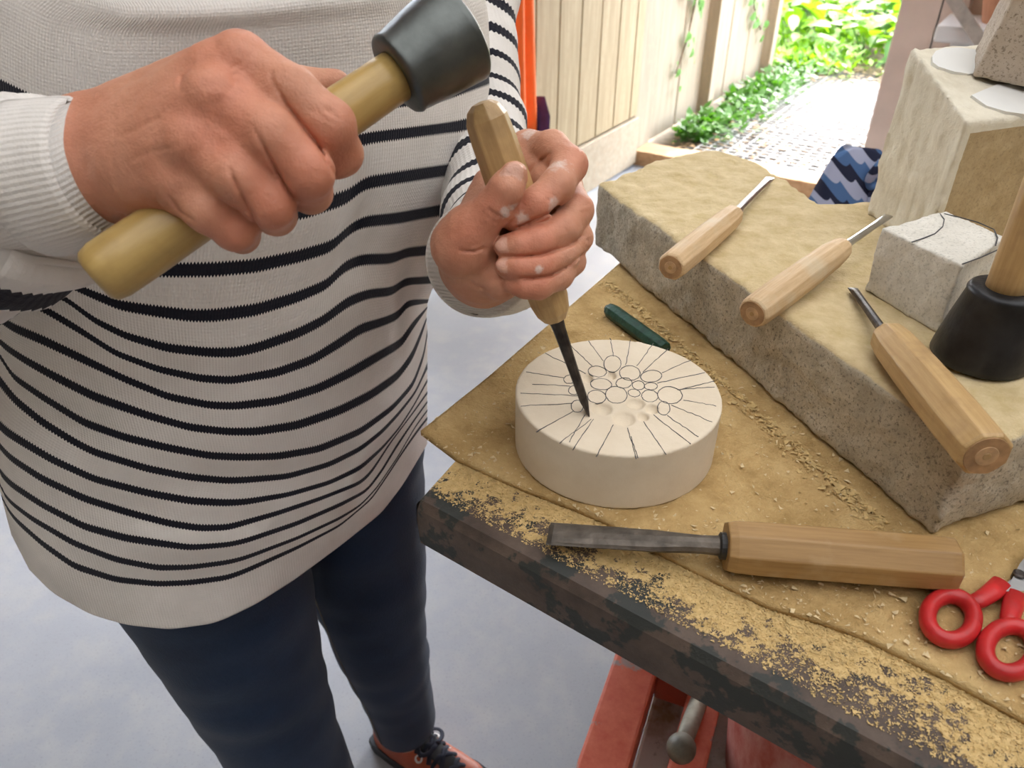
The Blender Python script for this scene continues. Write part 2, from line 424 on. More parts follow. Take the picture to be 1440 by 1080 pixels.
def prism_planes(poly, z0, z1, topn=(0, 0, 1), topp=None):
    n = len(poly); pl = []
    area = sum(poly[i][0]*poly[(i+1) % n][1]-poly[(i+1) % n][0]*poly[i][1] for i in range(n))
    for i in range(n):
        a = poly[i]; b = poly[(i+1) % n]; d = (b[0]-a[0], b[1]-a[1])
        nn = (d[1], -d[0], 0) if area > 0 else (-d[1], d[0], 0)
        pl.append(((a[0], a[1], z0), nn))
    pl.append(((poly[0][0], poly[0][1], z0), (0, 0, -1)))
    pl.append((topp or (poly[0][0], poly[0][1], z1), topn)); return pl

# ================================================================== SETTING
ZT = 1.04                       # bench top height
def quadbox(name, mat, c, w, n, z, kind='structure', parent=None, bevel=0.0):
    return MB().box(c, WD*w, ND*n, Vector((0, 0, z))).build(name, mat, parent, bevel=bevel, kind=kind)
NB = 4.04                       # distance of the back wall
WL, WR = -1.76, -.57            # door opening
ROOM_L, ROOM_R, ROOM_N, ROOM_H = -3.2, 3.0, -2.6, 2.9
quadbox('floor', 'concrete', RM((ROOM_L+ROOM_R)/2, (NB+ROOM_N)/2, -.05), (ROOM_R-ROOM_L)/2+.1, (NB-ROOM_N)/2, .05)
# ceiling, with an unseen frosted sheet added to light the bench from above
KW0, KW1, KN0, KN1 = -.9, 2.3, -1.2, 2.4
cl_ = MB()
for a0, a1, b0, b1 in ((ROOM_L-.1, KW0, ROOM_N-.1, NB+.15), (KW1, ROOM_R+.1, ROOM_N-.1, NB+.15), (KW0, KW1, ROOM_N-.1, KN0), (KW0, KW1, KN1, NB+.15)):
    cl_.box(RM((a0+a1)/2, (b0+b1)/2, ROOM_H+.05), WD*((a1-a0)/2), ND*((b1-b0)/2), Vector((0, 0, .05)))
cl_.build('ceiling', 'ceiling_paint', kind='structure')
t = NT('frosted_fill'); tr_ = t.n('ShaderNodeBsdfTranslucent'); tr_.inputs[0].default_value = (.165, .160, .150, 1)
t.l(tr_.outputs[0], [x for x in t.t.nodes if x.type == 'OUTPUT_MATERIAL'][0].inputs[0])
m = MB(); m.add([RM(KW0-.03, KN0-.03, ROOM_H+.105), RM(KW1+.03, KN0-.03, ROOM_H+.105), RM(KW1+.03, KN1+.03, ROOM_H+.105), RM(KW0-.03, KN1+.03, ROOM_H+.105)], [(0, 1, 2, 3)])
m.build('fill_sheet_1', 'frosted_fill', kind='structure')
wb_ = MB()
wb_.box(RM(WL-.17, NB+.07, ROOM_H/2), WD*.07, ND*.07, Vector((0, 0, ROOM_H/2)))
wb_.box(RM((ROOM_L+WL)/2-.1, NB+.07, ROOM_H-.1), WD*((WL-ROOM_L)/2-.1), ND*.07, Vector((0, 0, .1)))
wb_.box(RM((WL-.1+WR)/2, NB+.07, 2.5), WD*((WR-WL+.1)/2), ND*.07, Vector((0, 0, .4)))
wb_.box(RM((ROOM_R+WR)/2+.05, NB+.07, ROOM_H/2), WD*((ROOM_R-WR)/2+.05), ND*.07, Vector((0, 0, ROOM_H/2)))
wb_.build('wall_back', 'pink_wall', kind='structure')
quadbox('wall_right', 'wall_plaster', RM(ROOM_R+.05, (NB+ROOM_N)/2, ROOM_H/2), .05, (NB-ROOM_N)/2, ROOM_H/2)
quadbox('wall_front', 'wall_plaster', RM((ROOM_L+ROOM_R)/2, ROOM_N-.05, ROOM_H/2), (ROOM_R-ROOM_L)/2, .05, ROOM_H/2)
# side wall with the wide open bay that lets the daylight in
wl_ = MB()
wl_.box(RM(ROOM_L-.05, (ROOM_N+1.7)/2, ROOM_H/2), WD*.05, ND*((1.7-ROOM_N)/2), Vector((0, 0, ROOM_H/2)))
wl_.box(RM(ROOM_L-.05, NB-.08, ROOM_H/2), WD*.05, ND*.08, Vector((0, 0, ROOM_H/2)))
wl_.box(RM(ROOM_L-.05, (1.7+NB-.16)/2, ROOM_H-.1), WD*.05, ND*((NB-.16-1.7)/2), Vector((0, 0, .1)))
wl_.build('wall_left', 'wall_plaster', kind='structure')
quadbox('trim_1', 'post_paint', RM(WR+.13, NB-.06, 1.1), .13, .06, 1.1, bevel=.006)
MB().box(RM(WR+.16, NB-.121, 1.0), WD*.0025, ND*.003, Vector((0, 0, .9))).build('trim_2', 'collar_dark', kind='structure')
quadbox('trim_3', 'sill_wood', RM((WL+WR)/2, NB+.03, .04), (WR-WL)/2, .09, .04, bevel=.006)
quadbox('trim_4', 'fence_wood', RM(WL-.05, NB+.03, 1.05), .05, .11, 1.05, bevel=.006)

# inward-opened door leaf made of planks
HX = RM(WL, NB-.08)
door = bpy.data.objects.new('door_1', None); COL.objects.link(door); door.location = HX; door['kind'] = 'structure'; ROOT[door.name] = HX.copy()
LD = -ND
MB().box(HX+LD*1.1+WD*-.02+Vector((0, 0, 1.06)), LD*1.1, WD*.008, Vector((0, 0, 1.04))).build('backing_board', 'door_wood', door)
e = [.0]+[.10+.195*k for k in range(12)]
for i in range(len(e)-1):
    a, b = e[i], e[i+1]
    MB().box(HX+LD*((a+b)/2)+Vector((0, 0, 1.18)), LD*((b-a)/2-.005), WD*.012, Vector((0, 0, .90))).build('plank', 'door_wood', door, bevel=.004)
MB().box(HX+LD*1.1+WD*.012+Vector((0, 0, .145)), LD*1.1, WD*.016, Vector((0, 0, .125))).build('kick_board', 'kick_wood', door, bevel=.004)

# ------------------------------------------------------------------ outdoors
ZG = .03
o = MB().box(RM(1.0, NB+6.2, ZG-.06), WD*9, ND*6.05, Vector((0, 0, .05))).build('ground_outside', 'soil', kind='structure')
o = MB().box(RM(-8.3, -2.2, -.06), WD*5.0, ND*6, Vector((0, 0, .05))).build('yard_ground', 'concrete', kind='structure')
o = MB().box(RM(-.85, NB+1.5, ZG), WD*.75, ND*1.35, Vector((0, 0, .008))).build('path', 'path_gravel', kind='structure')
gr = empty('metal_grating', RM(-.95, NB+.12, ZG+.01), 'square-mesh galvanised metal grating laid on the path outside the doorway', 'grating')
g0w, g1w, g0n, g1n = -1.52, -.1, NB+.16, NB+2.55
k = g0w
while k < g1w:
    MB().box(RM(k, (g0n+g1n)/2, ZG+.013), WD*.0045, ND*((g1n-g0n)/2), Vector((0, 0, .0025))).build('bar', 'galvanised', gr); k += .058
k = g0n
while k < g1n:
    MB().box(RM((g0w+g1w)/2, k, ZG+.016), WD*((g1w-g0w)/2), ND*.0045, Vector((0, 0, .0025))).build('cross_bar', 'galvanised', gr); k += .058
# board fence running away from the door
fe = empty('board_fence', RM(WL-.06, NB+.2, ZG), 'pale weathered board fence along the path outside the doorway', 'fence')
for i in range(5):
    a = NB+.22+.42*i
    MB().box(RM(WL-.06, a+.2, ZG+.95), WD*.012, ND*.198, Vector((0, 0, .93))).build('board', 'fence_wood', fe, bevel=.003)
for a in (NB+1.05, NB+2.32):
    MB().box(RM(WL-.015, a, ZG+1.0), WD*.04, ND*.05, Vector((0, 0, 1.0))).build('post', 'fence_wood', fe, bevel=.004)

def leafmesh(name, L, Wd, mat, bend=.3):
    m = MB(); n = 5; vs = []
    for i in range(n+1):
        s = i/n; w = Wd*math.sin(math.pi*min(1, s*.92+.06))**.8*(1-.25*s); z = -bend*L*s*s
        for q in (-1, 0, 1): vs.append((q*w, s*L, z+(.18*w if q else 0)))
    m.add(vs, [(i*3+j, i*3+j+1, i*3+j+4, i*3+j+3) for i in range(n) for j in range(2)])
    me = bpy.data.meshes.new(name); me.from_pydata(m.v, [], m.f); me.materials.append(MATS[mat])
    me.polygons.foreach_set('use_smooth', [True]*len(me.polygons)); return me
LEAF = [leafmesh('leaf', .20, .055, 'leaf_lime'), leafmesh('leaf', .17, .05, 'leaf_green'), leafmesh('leaf', .13, .035, 'leaf_lime', .15), leafmesh('leaf', .16, .055, 'leaf_dark')]
def plant(w, n, h, nl, kinds, label, spread=1.0, group='leafy plants beyond the doorway'):
    base = RM(w, n, ZG); p = empty('leafy_plant', base, label, 'plant', group)
    st = MB()
    for i in range(5):
        a = random.uniform(0, 6.28); tip = base+Vector((math.cos(a)*.12*spread, math.sin(a)*.12*spread, h*random.uniform(.6, .95)))
        st.sweep([base, (base+tip)/2+Vector((0, 0, .03)), tip], [.006, .005, .003], 5)
    st.build('stem', 'leaf_green', p)
    for i in range(nl):
        a = random.uniform(0, 6.28); r = spread*.20*random.random()**.5
        lf = bpy.data.objects.new('leaf', random.choice([LEAF[k] for k in kinds])); COL.objects.link(lf); lf.parent = p
        lf.location = (math.cos(a)*r*.6, math.sin(a)*r*.6, h*random.uniform(.25, 1.0))
        lf.rotation_euler = (random.uniform(-.5, .7), random.uniform(-.4, .4), a-math.pi/2+random.uniform(-.4, .4))
        s = random.uniform(.9, 1.7); lf.scale = (s, s, s); lf.rotation_mode = 'XYZ'
        mb4 = Matrix.LocRotScale(lf.location, lf.rotation_euler, lf.scale); zl = min((mb4 @ v_.co).z for v_ in lf.data.vertices)
        if zl < .01: lf.location.z += .01-zl
lab = ['bright lime broad-leaved plant at the end of the path outside', 'yellow-green leafy clump beyond the metal grating', 'mid-green broad-leaved plant behind the lime clump outdoors']
spots = [(-1.25, 3.3, .40), (-.85, 3.2, .42), (-.45, 3.1, .45), (-1.55, 3.9, .45), (-1.1, 3.85, .45), (-.7, 3.8, .5), (-1.9, 4.6, .5), (-1.45, 4.5, .5), (-.95, 4.5, .5), (-2.3, 5.2, .6), (-1.85, 5.2, .6), (-1.35, 5.2, .6), (-2.6, 5.9, .7), (-2.1, 5.95, .7), (-1.6, 5.9, .7), (-3.0, 6.6, .8), (-2.5, 6.7, .8), (-2.0, 6.6, .8), (-1.85, 3.15, .5), (-2.15, 3.7, .6), (-2.45, 4.4, .6), (-1.75, 3.9, .45)]
for i, (w, n, h) in enumerate(spots):
    plant(w, NB+n, h, 26, [(0, 2), (0, 1, 2), (1, 3, 0)][i % 3], lab[i % 3], 1.5, ['lime plants at the path end', 'leafy clumps beyond the grating', 'mid-green plants outdoors'][i % 3])
def scatter(name, mat, n, fw, size, label, cat, tilt=.6, lift=.02):
    m = MB()
    for _ in range(n):
        c = fw(); a = random.uniform(0, 6.28); L = size*random.uniform(.5, 1.4); w = L*.33
        d = Vector((math.cos(a), math.sin(a), random.uniform(-.2, tilt))); s = d.cross(Vector((0, 0, 1))).normalized(); u = Vector((0, 0, random.uniform(0, lift)))
        p = c+u; m.add([p, p+d*L*.5+s*w, p+d*L, p+d*L*.5-s*w], [(0, 1, 2, 3)])
    o = m.build(name, mat, kind='stuff'); tag(o, label, cat); return o
def cover_spot():
    while True:
        w, n = WL+.05+abs(random.gauss(0, .15)), random.uniform(.35, 3.2)
        if w > WL+.13 or min(abs(n-1.05), abs(n-2.32)) > .13: return RM(w, NB+n, ZG)
scatter('ground_cover', 'leaf_green', 2600, cover_spot, .055, 'low green ground cover growing along the foot of the outdoor fence', 'ground cover', .9, .10)
scatter('grass_tuft', 'leaf_lime', 2200, lambda: RM(WL+.12+random.gauss(0, .28)*(1 if random.random() < .5 else .6), NB+random.uniform(2.45, 4.2), ZG), .06, 'bright green weeds creeping over the path edge outdoors', 'weeds', 1.2, .12)
scatter('leaf_litter', 'leaf_litter', 1400, lambda: RM(WL+random.uniform(.05, 1.5), NB+random.choice((random.uniform(.2, 1.3), random.uniform(2.3, 3.1))), ZG+.012), .04, 'dry brown leaf litter scattered beside the outdoor path', 'leaf litter', .3, .01)
scatter('undergrowth', 'leaf_dark', 6000, lambda: RM(random.uniform(-4.2, 1.0), NB+random.uniform(4.9, 8.5), ZG+random.uniform(0, .6)), .13, 'dense green undergrowth behind the leafy plants outdoors', 'undergrowth', .8, .1)
iv = empty('ivy_vine', RM(WL-.03, NB+.5, ZG), 'thin ivy vine hanging on the pale fence outside', 'vine')
vm = MB(); P0 = [RM(WL-.03, NB+.52+.18*math.sin(i*.8), ZG+.35+.19*i) for i in range(9)]; vm.sweep(P0, .005, 5)
P1 = [RM(WL-.03, NB+1.22+.125*i, ZG+1.5-.17*i+.1*math.sin(i)) for i in range(8)]; vm.sweep(P1, .005, 5); vm.build('stem', 'bark', iv)
LI = leafmesh('ivy_leaf', .055, .026, 'leaf_ivy', .2)
for i in range(150):
    p = random.choice(P0+P1)+ND*random.gauss(0, .06)+Vector((0, 0, random.gauss(0, .07)))
    nn = p.dot(ND)-NB
    if nn < .28 or abs(nn-1.05) < .14 or nn > 2.16: continue
    p += WD*random.uniform(.012, .030); nr = (WD+Vector((random.gauss(0, .16), random.gauss(0, .16), random.uniform(0, .25)))).normalized()
    a = random.uniform(3.4, 6.0); yd = ND*math.cos(a)+Vector((0, 0, math.sin(a))); yd = (yd-nr*yd.dot(nr)).normalized(); xd = yd.cross(nr)
    lf = bpy.data.objects.new('leaf', LI); COL.objects.link(lf); lf.parent = iv; sc = random.uniform(.7, 1.5)
    lf.matrix_local = Matrix.Translation(p-ROOT[iv.name]) @ Matrix((xd, yd, nr)).transposed().to_4x4() @ Matrix.Scale(sc, 4)
# tree whose crown dapples the path
tr = empty('tree', RM(2.6, NB+4.2, ZG), 'leafy tree standing outside whose crown shades the grating', 'tree')
MB().sweep([RM(2.6, NB+4.2, ZG), RM(2.5, NB+3.9, 2.5), RM(1.0, NB+3.2, 4.4), RM(-1.0, NB+2.5, 5.2)], [.13, .11, .08, .03], 10).build('trunk', 'bark', tr)
cm = MB()
for _ in range(1500):
    c = RM(random.gauss(-1.2, .85), NB+random.gauss(2.5, .8), random.gauss(5.0, .5)); a = random.uniform(0, 6.28); L = random.uniform(.08, .2)
    d = Vector((math.cos(a), math.sin(a), random.uniform(-.5, .5))); s = d.cross(Vector((0, 0, 1))).normalized()*L*.35
    cm.add([c, c+d*L*.5+s, c+d*L, c+d*L*.5-s], [(0, 1, 2, 3)])
cm.build('foliage', 'leaf_green', tr, kind='stuff')

# ================================================================== WORKBENCH
A0 = Vector((-.0625, .392, ZT)); E1 = Vector((.81, -.586, 0)).normalized(); E2 = Vector((.38, .925, 0)).normalized()
wbn = empty('workbench', (.35, .55, 0), 'heavy dark steel-topped workbench on a red frame, edge dusted with ochre stone powder', 'workbench')
Bc = A0+E1*1.02; Dc = Vector((.245, .985, ZT)); Cc = Vector((1.02, .60, ZT))
th = .042
m = MB(); nu, nv = 150, 110; dust = []
import mathutils
for i in range(nu+1):
    for j in range(nv+1):
        p = A0.lerp(Bc, i/nu).lerp(Dc.lerp(Cc, i/nu), j/nv); m.v.append(tuple(p))
m.f = [(i*(nv+1)+j, (i+1)*(nv+1)+j, (i+1)*(nv+1)+j+1, i*(nv+1)+j+1) for i in range(nu) for j in range(nv)]
# mat outline is needed for where the dust has settled
NEAR = [onz(x, y, ZT+.004) for x, y in ((592, 612), (640, 643), (690, 666), (740, 688), (803, 712), (857, 735), (930, 777), (1000, 812), (1080, 851), (1150, 872), (1216, 895), (1330, 951), (1440, 1012), (1560, 1078))]
def mat_dist(p):
    best = 9
    for a, b in zip(NEAR[:-1], NEAR[1:]):
        d = b-a; q = p-a; tt = max(0, min(1, (q.x*d.x+q.y*d.y)/(d.x*d.x+d.y*d.y)))
        best = min(best, math.hypot(q.x-d.x*tt, q.y-d.y*tt))
    return best
for vtx in m.v:
    p = Vector(vtx); md = mat_dist(p); e2 = (p-A0).dot(Vector((-E1.y, E1.x, 0)))
    base = .95-md/.060+.35*mnoise.noise(p*22)
    dust.append(max(-.6, min(.9, base)) if e2 > .012 else -.6+e2*20)
# edge lip and sides
ov = len(m.v)
nring = 0
def strip(P, Q, n):
    k = len(m.v)
    for i in range(n+1):
        p = P.lerp(Q, i/n)
        for dz, off in ((0, 0), (-.006, .004), (-.02, .005), (-th+.004, .004), (-th, 0)):
            nn = Vector(((Q-P).y, -(Q-P).x, 0)).normalized()
            m.v.append(tuple(p+nn*off+Vector((0, 0, dz)))); dust.append(-.25 if dz < 0 and dz > -.01 else -.75)
    m.f.extend([(k+i*5+j, k+i*5+j+1, k+(i+1)*5+j+1, k+(i+1)*5+j) for i in range(n) for j in range(4)])
for P, Q in ((A0, Bc), (Bc, Cc), (Cc, Dc), (Dc, A0)): strip(P, Q, 40)
k = len(m.v); m.v += [tuple(p-Vector((0, 0, th))) for p in (A0, Bc, Cc, Dc)]; dust += [-1]*4; m.f.append((k, k+3, k+2, k+1))
m.build('bench_top', 'bench_steel', wbn, attrs={'dust': dust})
# red frame underneath
ZF = .56; B1 = E2; B2 = Vector((E2.y, -E2.x, 0))
o0 = onz(897, 922, ZF); Bq = o0-B1*.45
def beam(name, p, q, hw, hh, mat='red_worn', par=wbn):
    d = (q-p); L = d.length/2; d.normalize(); s = Vector((-d.y, d.x, 0))
    return MB().box((p+q)/2-Vector((0, 0, hh)), d*L, s*hw, Vector((0, 0, hh))).build(name, mat, par, bevel=.004)
beam('side_rail', o0-B1*.42, o0+B1*.55, .028, .032)
beam('side_rail', o0-B1*.42+B2*.44, o0+B1*.55+B2*.44, .028, .032)
beam('cross_rail', o0+B1*.015+B2*.028, o0+B1*.015+B2*.075, .022, .032, 'red_paint')
beam('cross_rail', o0+B1*.50+B2*.028, o0+B1*.50+B2*.412, .022, .032, 'red_paint')
beam('cross_rail', o0-B1*.40+B2*.028, o0-B1*.40+B2*.412, .022, .032, 'red_paint')
beam('tray', o0-B1*.38+B2*.22-Vector((0, 0, .07)), o0+B1*.5+B2*.22-Vector((0, 0, .07)), .192, .004, 'dusty_tray')
dg = o0+B2*.155; beam('brace', o0+B1*.48+B2*.102-Vector((0, 0, .02)), o0-B1*.38+B2*.082-Vector((0, 0, .02)), .021, .018)
for a in (-.38, .5):
    for b in (0, .44):
        p = o0+B1*a+B2*b
        MB().sweep([p-Vector((0, 0, .06)), Vector((p.x, p.y, .02))], .022, 4, ph=math.pi/4).build('leg', 'red_worn', wbn)
        MB().sweep([Vector((p.x, p.y, .022)), Vector((p.x, p.y, .0))], [.04, .045], 16).build('foot', 'iron_black', wbn)
for a in (.1, .5):
    for b in (.0, .44):
        p = o0+B1*a+B2*b; MB().sweep([p, Vector((p.x, p.y, ZT-th))], .02, 4, ph=math.pi/4).build('upright', 'red_worn', wbn)
lv = W(958, 1052, .86); lt = W(992, 962, 1.0); ltt = lt+(lt-lv)*.3
lev_o = MB().sweep([lv, lv.lerp(lt, .3), lt, ltt], [.010, .0105, .011, .011], 14).build('lever', 'lever_metal', wbn, smooth=True)
mm = MB(); nS = 16
mm.sweep([lv+(lt-lv).normalized()*(-.018*math.cos(math.pi*i/nS)) for i in range(nS+1)], [max(.0003, .0165*math.sin(math.pi*i/nS)) for i in range(nS+1)], 20)
mm.build('knob', 'knob_dusty', lev_o, smooth=True)
# dusty red bucket on the tray
bk = o0-B1*.035+B2*.236; bk = Vector((bk.x, bk.y, ZF-.0705))
bu = empty('bucket', bk, 'dusty red plastic bucket under the steel bench top', 'bucket')
pr = [(.0, .105), (.005, .108), (.10, .118), (.20, .128), (.205, .134), (.225, .135), (.225, .128), (.20, .122), (.02, .100)]
MB().sweep([bk+Vector((0, 0, z+i*1e-6)) for i, (z, r) in enumerate(pr)], [r for z, r in pr], 40).build('shell', 'dusty_red_plastic', bu, smooth=True)
MB().sweep([bk+Vector((math.cos(a)*.137, math.sin(a)*.05, .20+.04*math.sin(a))) for a in [math.pi*i/14 for i in range(15)]], .003, 8).build('handle', 'lever_metal', bu, smooth=True)

# ------------------------------------------------------------------ dusty mat
m = MB(); nu, nv = 170, 110; FARL = onz(905, 342, ZT+.003); 
def near_at(u):
    s = u*(len(NEAR)-1); i = min(int(s), len(NEAR)-2); return NEAR[i].lerp(NEAR[i+1], s-i)
FAR0 = FARL; FAR1 = FARL+Vector((.78, -.34, 0))
mat_top = []
for lay in (0, 1):
    for i in range(nu+1):
        for j in range(nv+1):
            a = near_at(i/nu); b = FAR0.lerp(FAR1, i/nu); p = a.lerp(b, j/nv)
            h = .0016*mnoise.fractal(p*45, 1, 2, 4)+.0012*mnoise.noise(p*16)
            edge = min(1, j/3, (nv-j)/3, i/3)
            dx = math.hypot(p.x-.0752, p.y-.4505)
            h += .003*math.exp(-((dx-.082)/.006)**2)*(.5+.5*mnoise.noise(p*30))
            curl = .004*max(0, 1-i/14)*max(0, 1-j/25)
            z = ZT+.0001+curl if lay else ZT+.0042+max(-.001, h)*edge+curl
            m.v.append((p.x, p.y, z))
N1 = (nu+1)*(nv+1); ix = lambda i, j: i*(nv+1)+j
m.f = [(ix(i, j), ix(i+1, j), ix(i+1, j+1), ix(i, j+1)) for i in range(nu) for j in range(nv)]
m.f += [tuple(N1+k for k in f[::-1]) for f in m.f]
bd = [(i, 0) for i in range(nu)]+[(nu, j) for j in range(nv)]+[(i, nv) for i in range(nu, 0, -1)]+[(0, j) for j in range(nv, 0, -1)]
for q in range(len(bd)):
    a, b = bd[q], bd[(q+1) % len(bd)]; m.f.append((ix(*a), ix(*b), N1+ix(*b), N1+ix(*a)))
tag(m.build('work_mat', 'dusty_mat', smooth=True), 'thin leathery mat coated in ochre stone dust, overhanging the bench edge', 'mat')
# stone crumbs
def crumbs(name, mat, n, pick, size, label):
    m = MB()
    for _ in range(n):
        c = pick(); s = size*random.uniform(.4, 1.5)
        vs = [c+Vector((random.gauss(0, s), random.gauss(0, s), abs(random.gauss(0, s*.6)))) for _ in range(4)]
        m.add(vs, [(0, 1, 2), (0, 2, 3), (0, 3, 1), (1, 3, 2)])
    tag(m.build(name, mat, kind='stuff'), label, 'stone dust')
CONV_A = [(.0925, .806), (.165, .885), (.242, .93), (.285, .88), (.32, .70), (.268, .352)]; CONV_B = [(.12, .745), (.30, .797), (.365, .754), (.60, .80), (.66, .50), (.268, .352)]
def in_poly(p, poly):
    sg = [(b[0]-a[0])*(p.y-a[1])-(b[1]-a[1])*(p.x-a[0]) for a, b in zip(poly, poly[1:]+poly[:1])]
    return all(x > 0 for x in sg) or all(x < 0 for x in sg)
def on_mat():
    while True:
        u = random.random(); v = random.random()**1.6; p = near_at(u*.95).lerp(FAR0.lerp(FAR1, u*.95), v*.6)
        if math.hypot(p.x-.0752, p.y-.4505) > .075 and not any(in_poly(p, q) for q in (CONV_A, CONV_B)): return Vector((p.x, p.y, ZT+.005))
def on_edge():
    while True:
        u = random.random(); p = near_at(u*.96+.03); s = random.random()**1.5*.05
        q = p-Vector((-E1.y, E1.x, 0))*s; r_ = q-A0
        if r_.dot(Vector((-E1.y, E1.x, 0))) > .008 and r_.cross(Dc-A0).z > .004 and r_.cross(Dc-A0).z < .9: return Vector((q.x, q.y, ZT+.0003))
simple('crumb_pale', (.66, .52, .30), .95, 0, .2, 200)
simple('crumb_ochre', (.60, .43, .19), .95, 0, .2, 200)
crumbs('stone_chips', 'crumb_pale', 1500, on_mat, .0009, 'pale stone chips and crumbs scattered over the dusty mat')
crumbs('stone_powder', 'crumb_ochre', 14000, on_edge, .0005, 'ochre stone powder spilled along the steel bench edge')
def by_slab():
    t_ = .12+.88*random.random(); p = Vector((.085, .762, 0)).lerp(Vector((.245, .362, 0)), t_); q = p+Vector((-.93, -.366, 0))*abs(random.gauss(.004, .006)); return Vector((q.x, q.y, ZT+.005))
crumbs('slab_crumbs', 'crumb_ochre', 1100, by_slab, .0014, 'ochre crumbs gathered along the foot of the big stone slab')

# ================================================================== STONES
ZS = 1.113                      # slab top
SL = [(.0925, .806), (.165, .885), (.242, .93), (.292, .872), (.30, .80), (.37, .752), (.62, .86), (.70, .50), (.268, .352)]
# two convex halves joined
convA = [(.0925, .806), (.165, .885), (.242, .93), (.285, .88), (.32, .70), (.268, .352)]
convB = [(.12, .745), (.30, .797), (.365, .754), (.60, .80), (.66, .50), (.268, .352)]
fa = hullstone(prism_planes(convA, ZT+.0062, ZS+.0035), .0012, 30, .005)
fb = hullstone(prism_planes(convB, ZT+.0062, ZS+.0035), .0012, 30, .005)
def fslab(P):
    d = smin(fa(P), fb(P), .004)
    d = d + .0010*fbm(P, 130, 2) - .002*np.clip(vnoise(P, 14), -.4, .6)*(P[:, 2] > ZS-.03)
    return d
tag(sdf_mb(fslab, (.05, .31, ZT-.006), (.70, .97, ZS+.018), .0034).build('stone_slab', 'slab_stone', smooth=True), 'big rough limestone slab with ochre dusty top lying across the mat', 'stone slab')

# carved disc
DX, DY, DR, DZ0, DZ1 = .0752, .4505, .0728, ZT+.0045, ZT+.050
def dz(px, py): return onz(px, py, DZ1)
Z6 = lambda x, y: dz(780+x/6, 480+y/6)
pits = [(280, 310, 45, 40), (483, 285, 36, 36), (395, 570, 95, 55), (585, 650, 105, 65), (680, 525, 85, 50), (820, 570, 60, 42), (745, 632, 55, 38)]
pw = []
for x, y, a, b in pits:
    c = Z6(x, y); ra = (Z6(x+a, y)-c).length; rb = (Z6(x, y+b)-c).length; pw.append((c, ra, rb))
def fdisc(P):
    r = np.hypot(P[:, 0]-DX, P[:, 1]-DY); top = P[:, 2]-DZ1; bot = DZ0-P[:, 2]
    d = -smin(-(r-DR), -np.maximum(top, bot), .0006)
    d = d+.00018*fbm(P, 60, 3)
    for c, ra, rb in pw:
        q = np.sqrt(((P[:, 0]-c.x)/ra)**2+((P[:, 1]-c.y)/rb)**2+((P[:, 2]-(c.z+.0015))/.0055)**2)
        d = np.maximum(d, -(q-1)*.005)
    return d
mb = sdf_mb(fdisc, (DX-DR-.006, DY-DR-.006, DZ0-.005), (DX+DR+.006, DY+DR+.006, DZ1+.006), .0011)
disc = tag(mb.build('stone_disc', 'disc_stone', smooth=True), 'round cream stone disc being carved with a daisy flower, pencil lines on top', 'stone disc')
pl = MB()
def ribbon(pts, w=.00028, z=DZ1+.00022):
    pts = [Vector((p.x, p.y, z)) for p in pts]; n = len(pts); k = len(pl.v)
    for i, p in enumerate(pts):
        d = pts[min(i+1, n-1)]-pts[max(i-1, 0)]; s = Vector((-d.y, d.x, 0)).normalized()*w*random.uniform(.7, 1.2)
        pl.v += [tuple(p+s), tuple(p-s), tuple(p+s-Vector((0, 0, .0006))), tuple(p-s-Vector((0, 0, .0006)))]
    for i in range(n-1):
        a = k+i*4; pl.f += [(a, a+1, a+5, a+4), (a+2, a, a+4, a+6), (a+1, a+3, a+7, a+5)]
rings = [(488, 190, 72, 70), (360, 255, 78, 46), (635, 268, 88, 62), (815, 295, 90, 50), (392, 362, 90, 48), (585, 352, 68, 44), (707, 372, 52, 38), (812, 380, 55, 30), (670, 437, 52, 32), (520, 452, 92, 72), (355, 468, 80, 55), (803, 462, 70, 50), (972, 455, 105, 72), (920, 565, 52, 58), (190, 548, 52, 50), (165, 412, 48, 38), (128, 320, 52, 36)]
for x, y, a, b in rings:
    tl = random.uniform(-.2, .3); pts = []
    for i in range(29):
        an = 2*math.pi*i/28; u = a*math.cos(an); v_ = b*math.sin(an)
        pts.append(Z6(x+u*math.cos(tl)-v_*math.sin(tl)*.7+random.gauss(0, 1.2), y+u*math.sin(tl)*.7+v_*math.cos(tl)+random.gauss(0, 1.2)))
    ribbon(pts)
rays = [((130, 30), (315, 210)), ((285, 0), (412, 165)), ((470, -25), (495, 130)), ((640, -10), (600, 200)), ((830, 20), (695, 210)), ((958, 60), (740, 265)), ((1150, 160), (905, 265)), ((1265, 265), (860, 355)), ((1350, 335), (1040, 410)), ((1350, 385), (1060, 405)), ((1362, 545), (1085, 495)), ((1325, 680), (985, 540)), ((1215, 805), (950, 628)), ((1150, 868), (830, 620)), ((940, 955), (750, 680)), ((690, 995), (615, 730)), ((705, 990), (640, 800)), ((350, 975), (495, 705)), ((150, 915), (325, 660)), ((40, 860), (310, 660)), ((120, 850), (255, 620)), ((-155, 765), (160, 590)), ((-290, 545), (150, 525)), ((-290, 440), (200, 460)), ((-190, 360), (130, 378)), ((-240, 260), (75, 308)), ((-80, 100), (260, 270))]
for a, b in rays:
    n = 10; ribbon([Z6(a[0]+(b[0]-a[0])*i/n+random.gauss(0, 2.0), a[1]+(b[1]-a[1])*i/n+random.gauss(0, 2.0)) for i in range(n+1)], .00025)
pl.build('pencil_lines', 'pencil', disc)

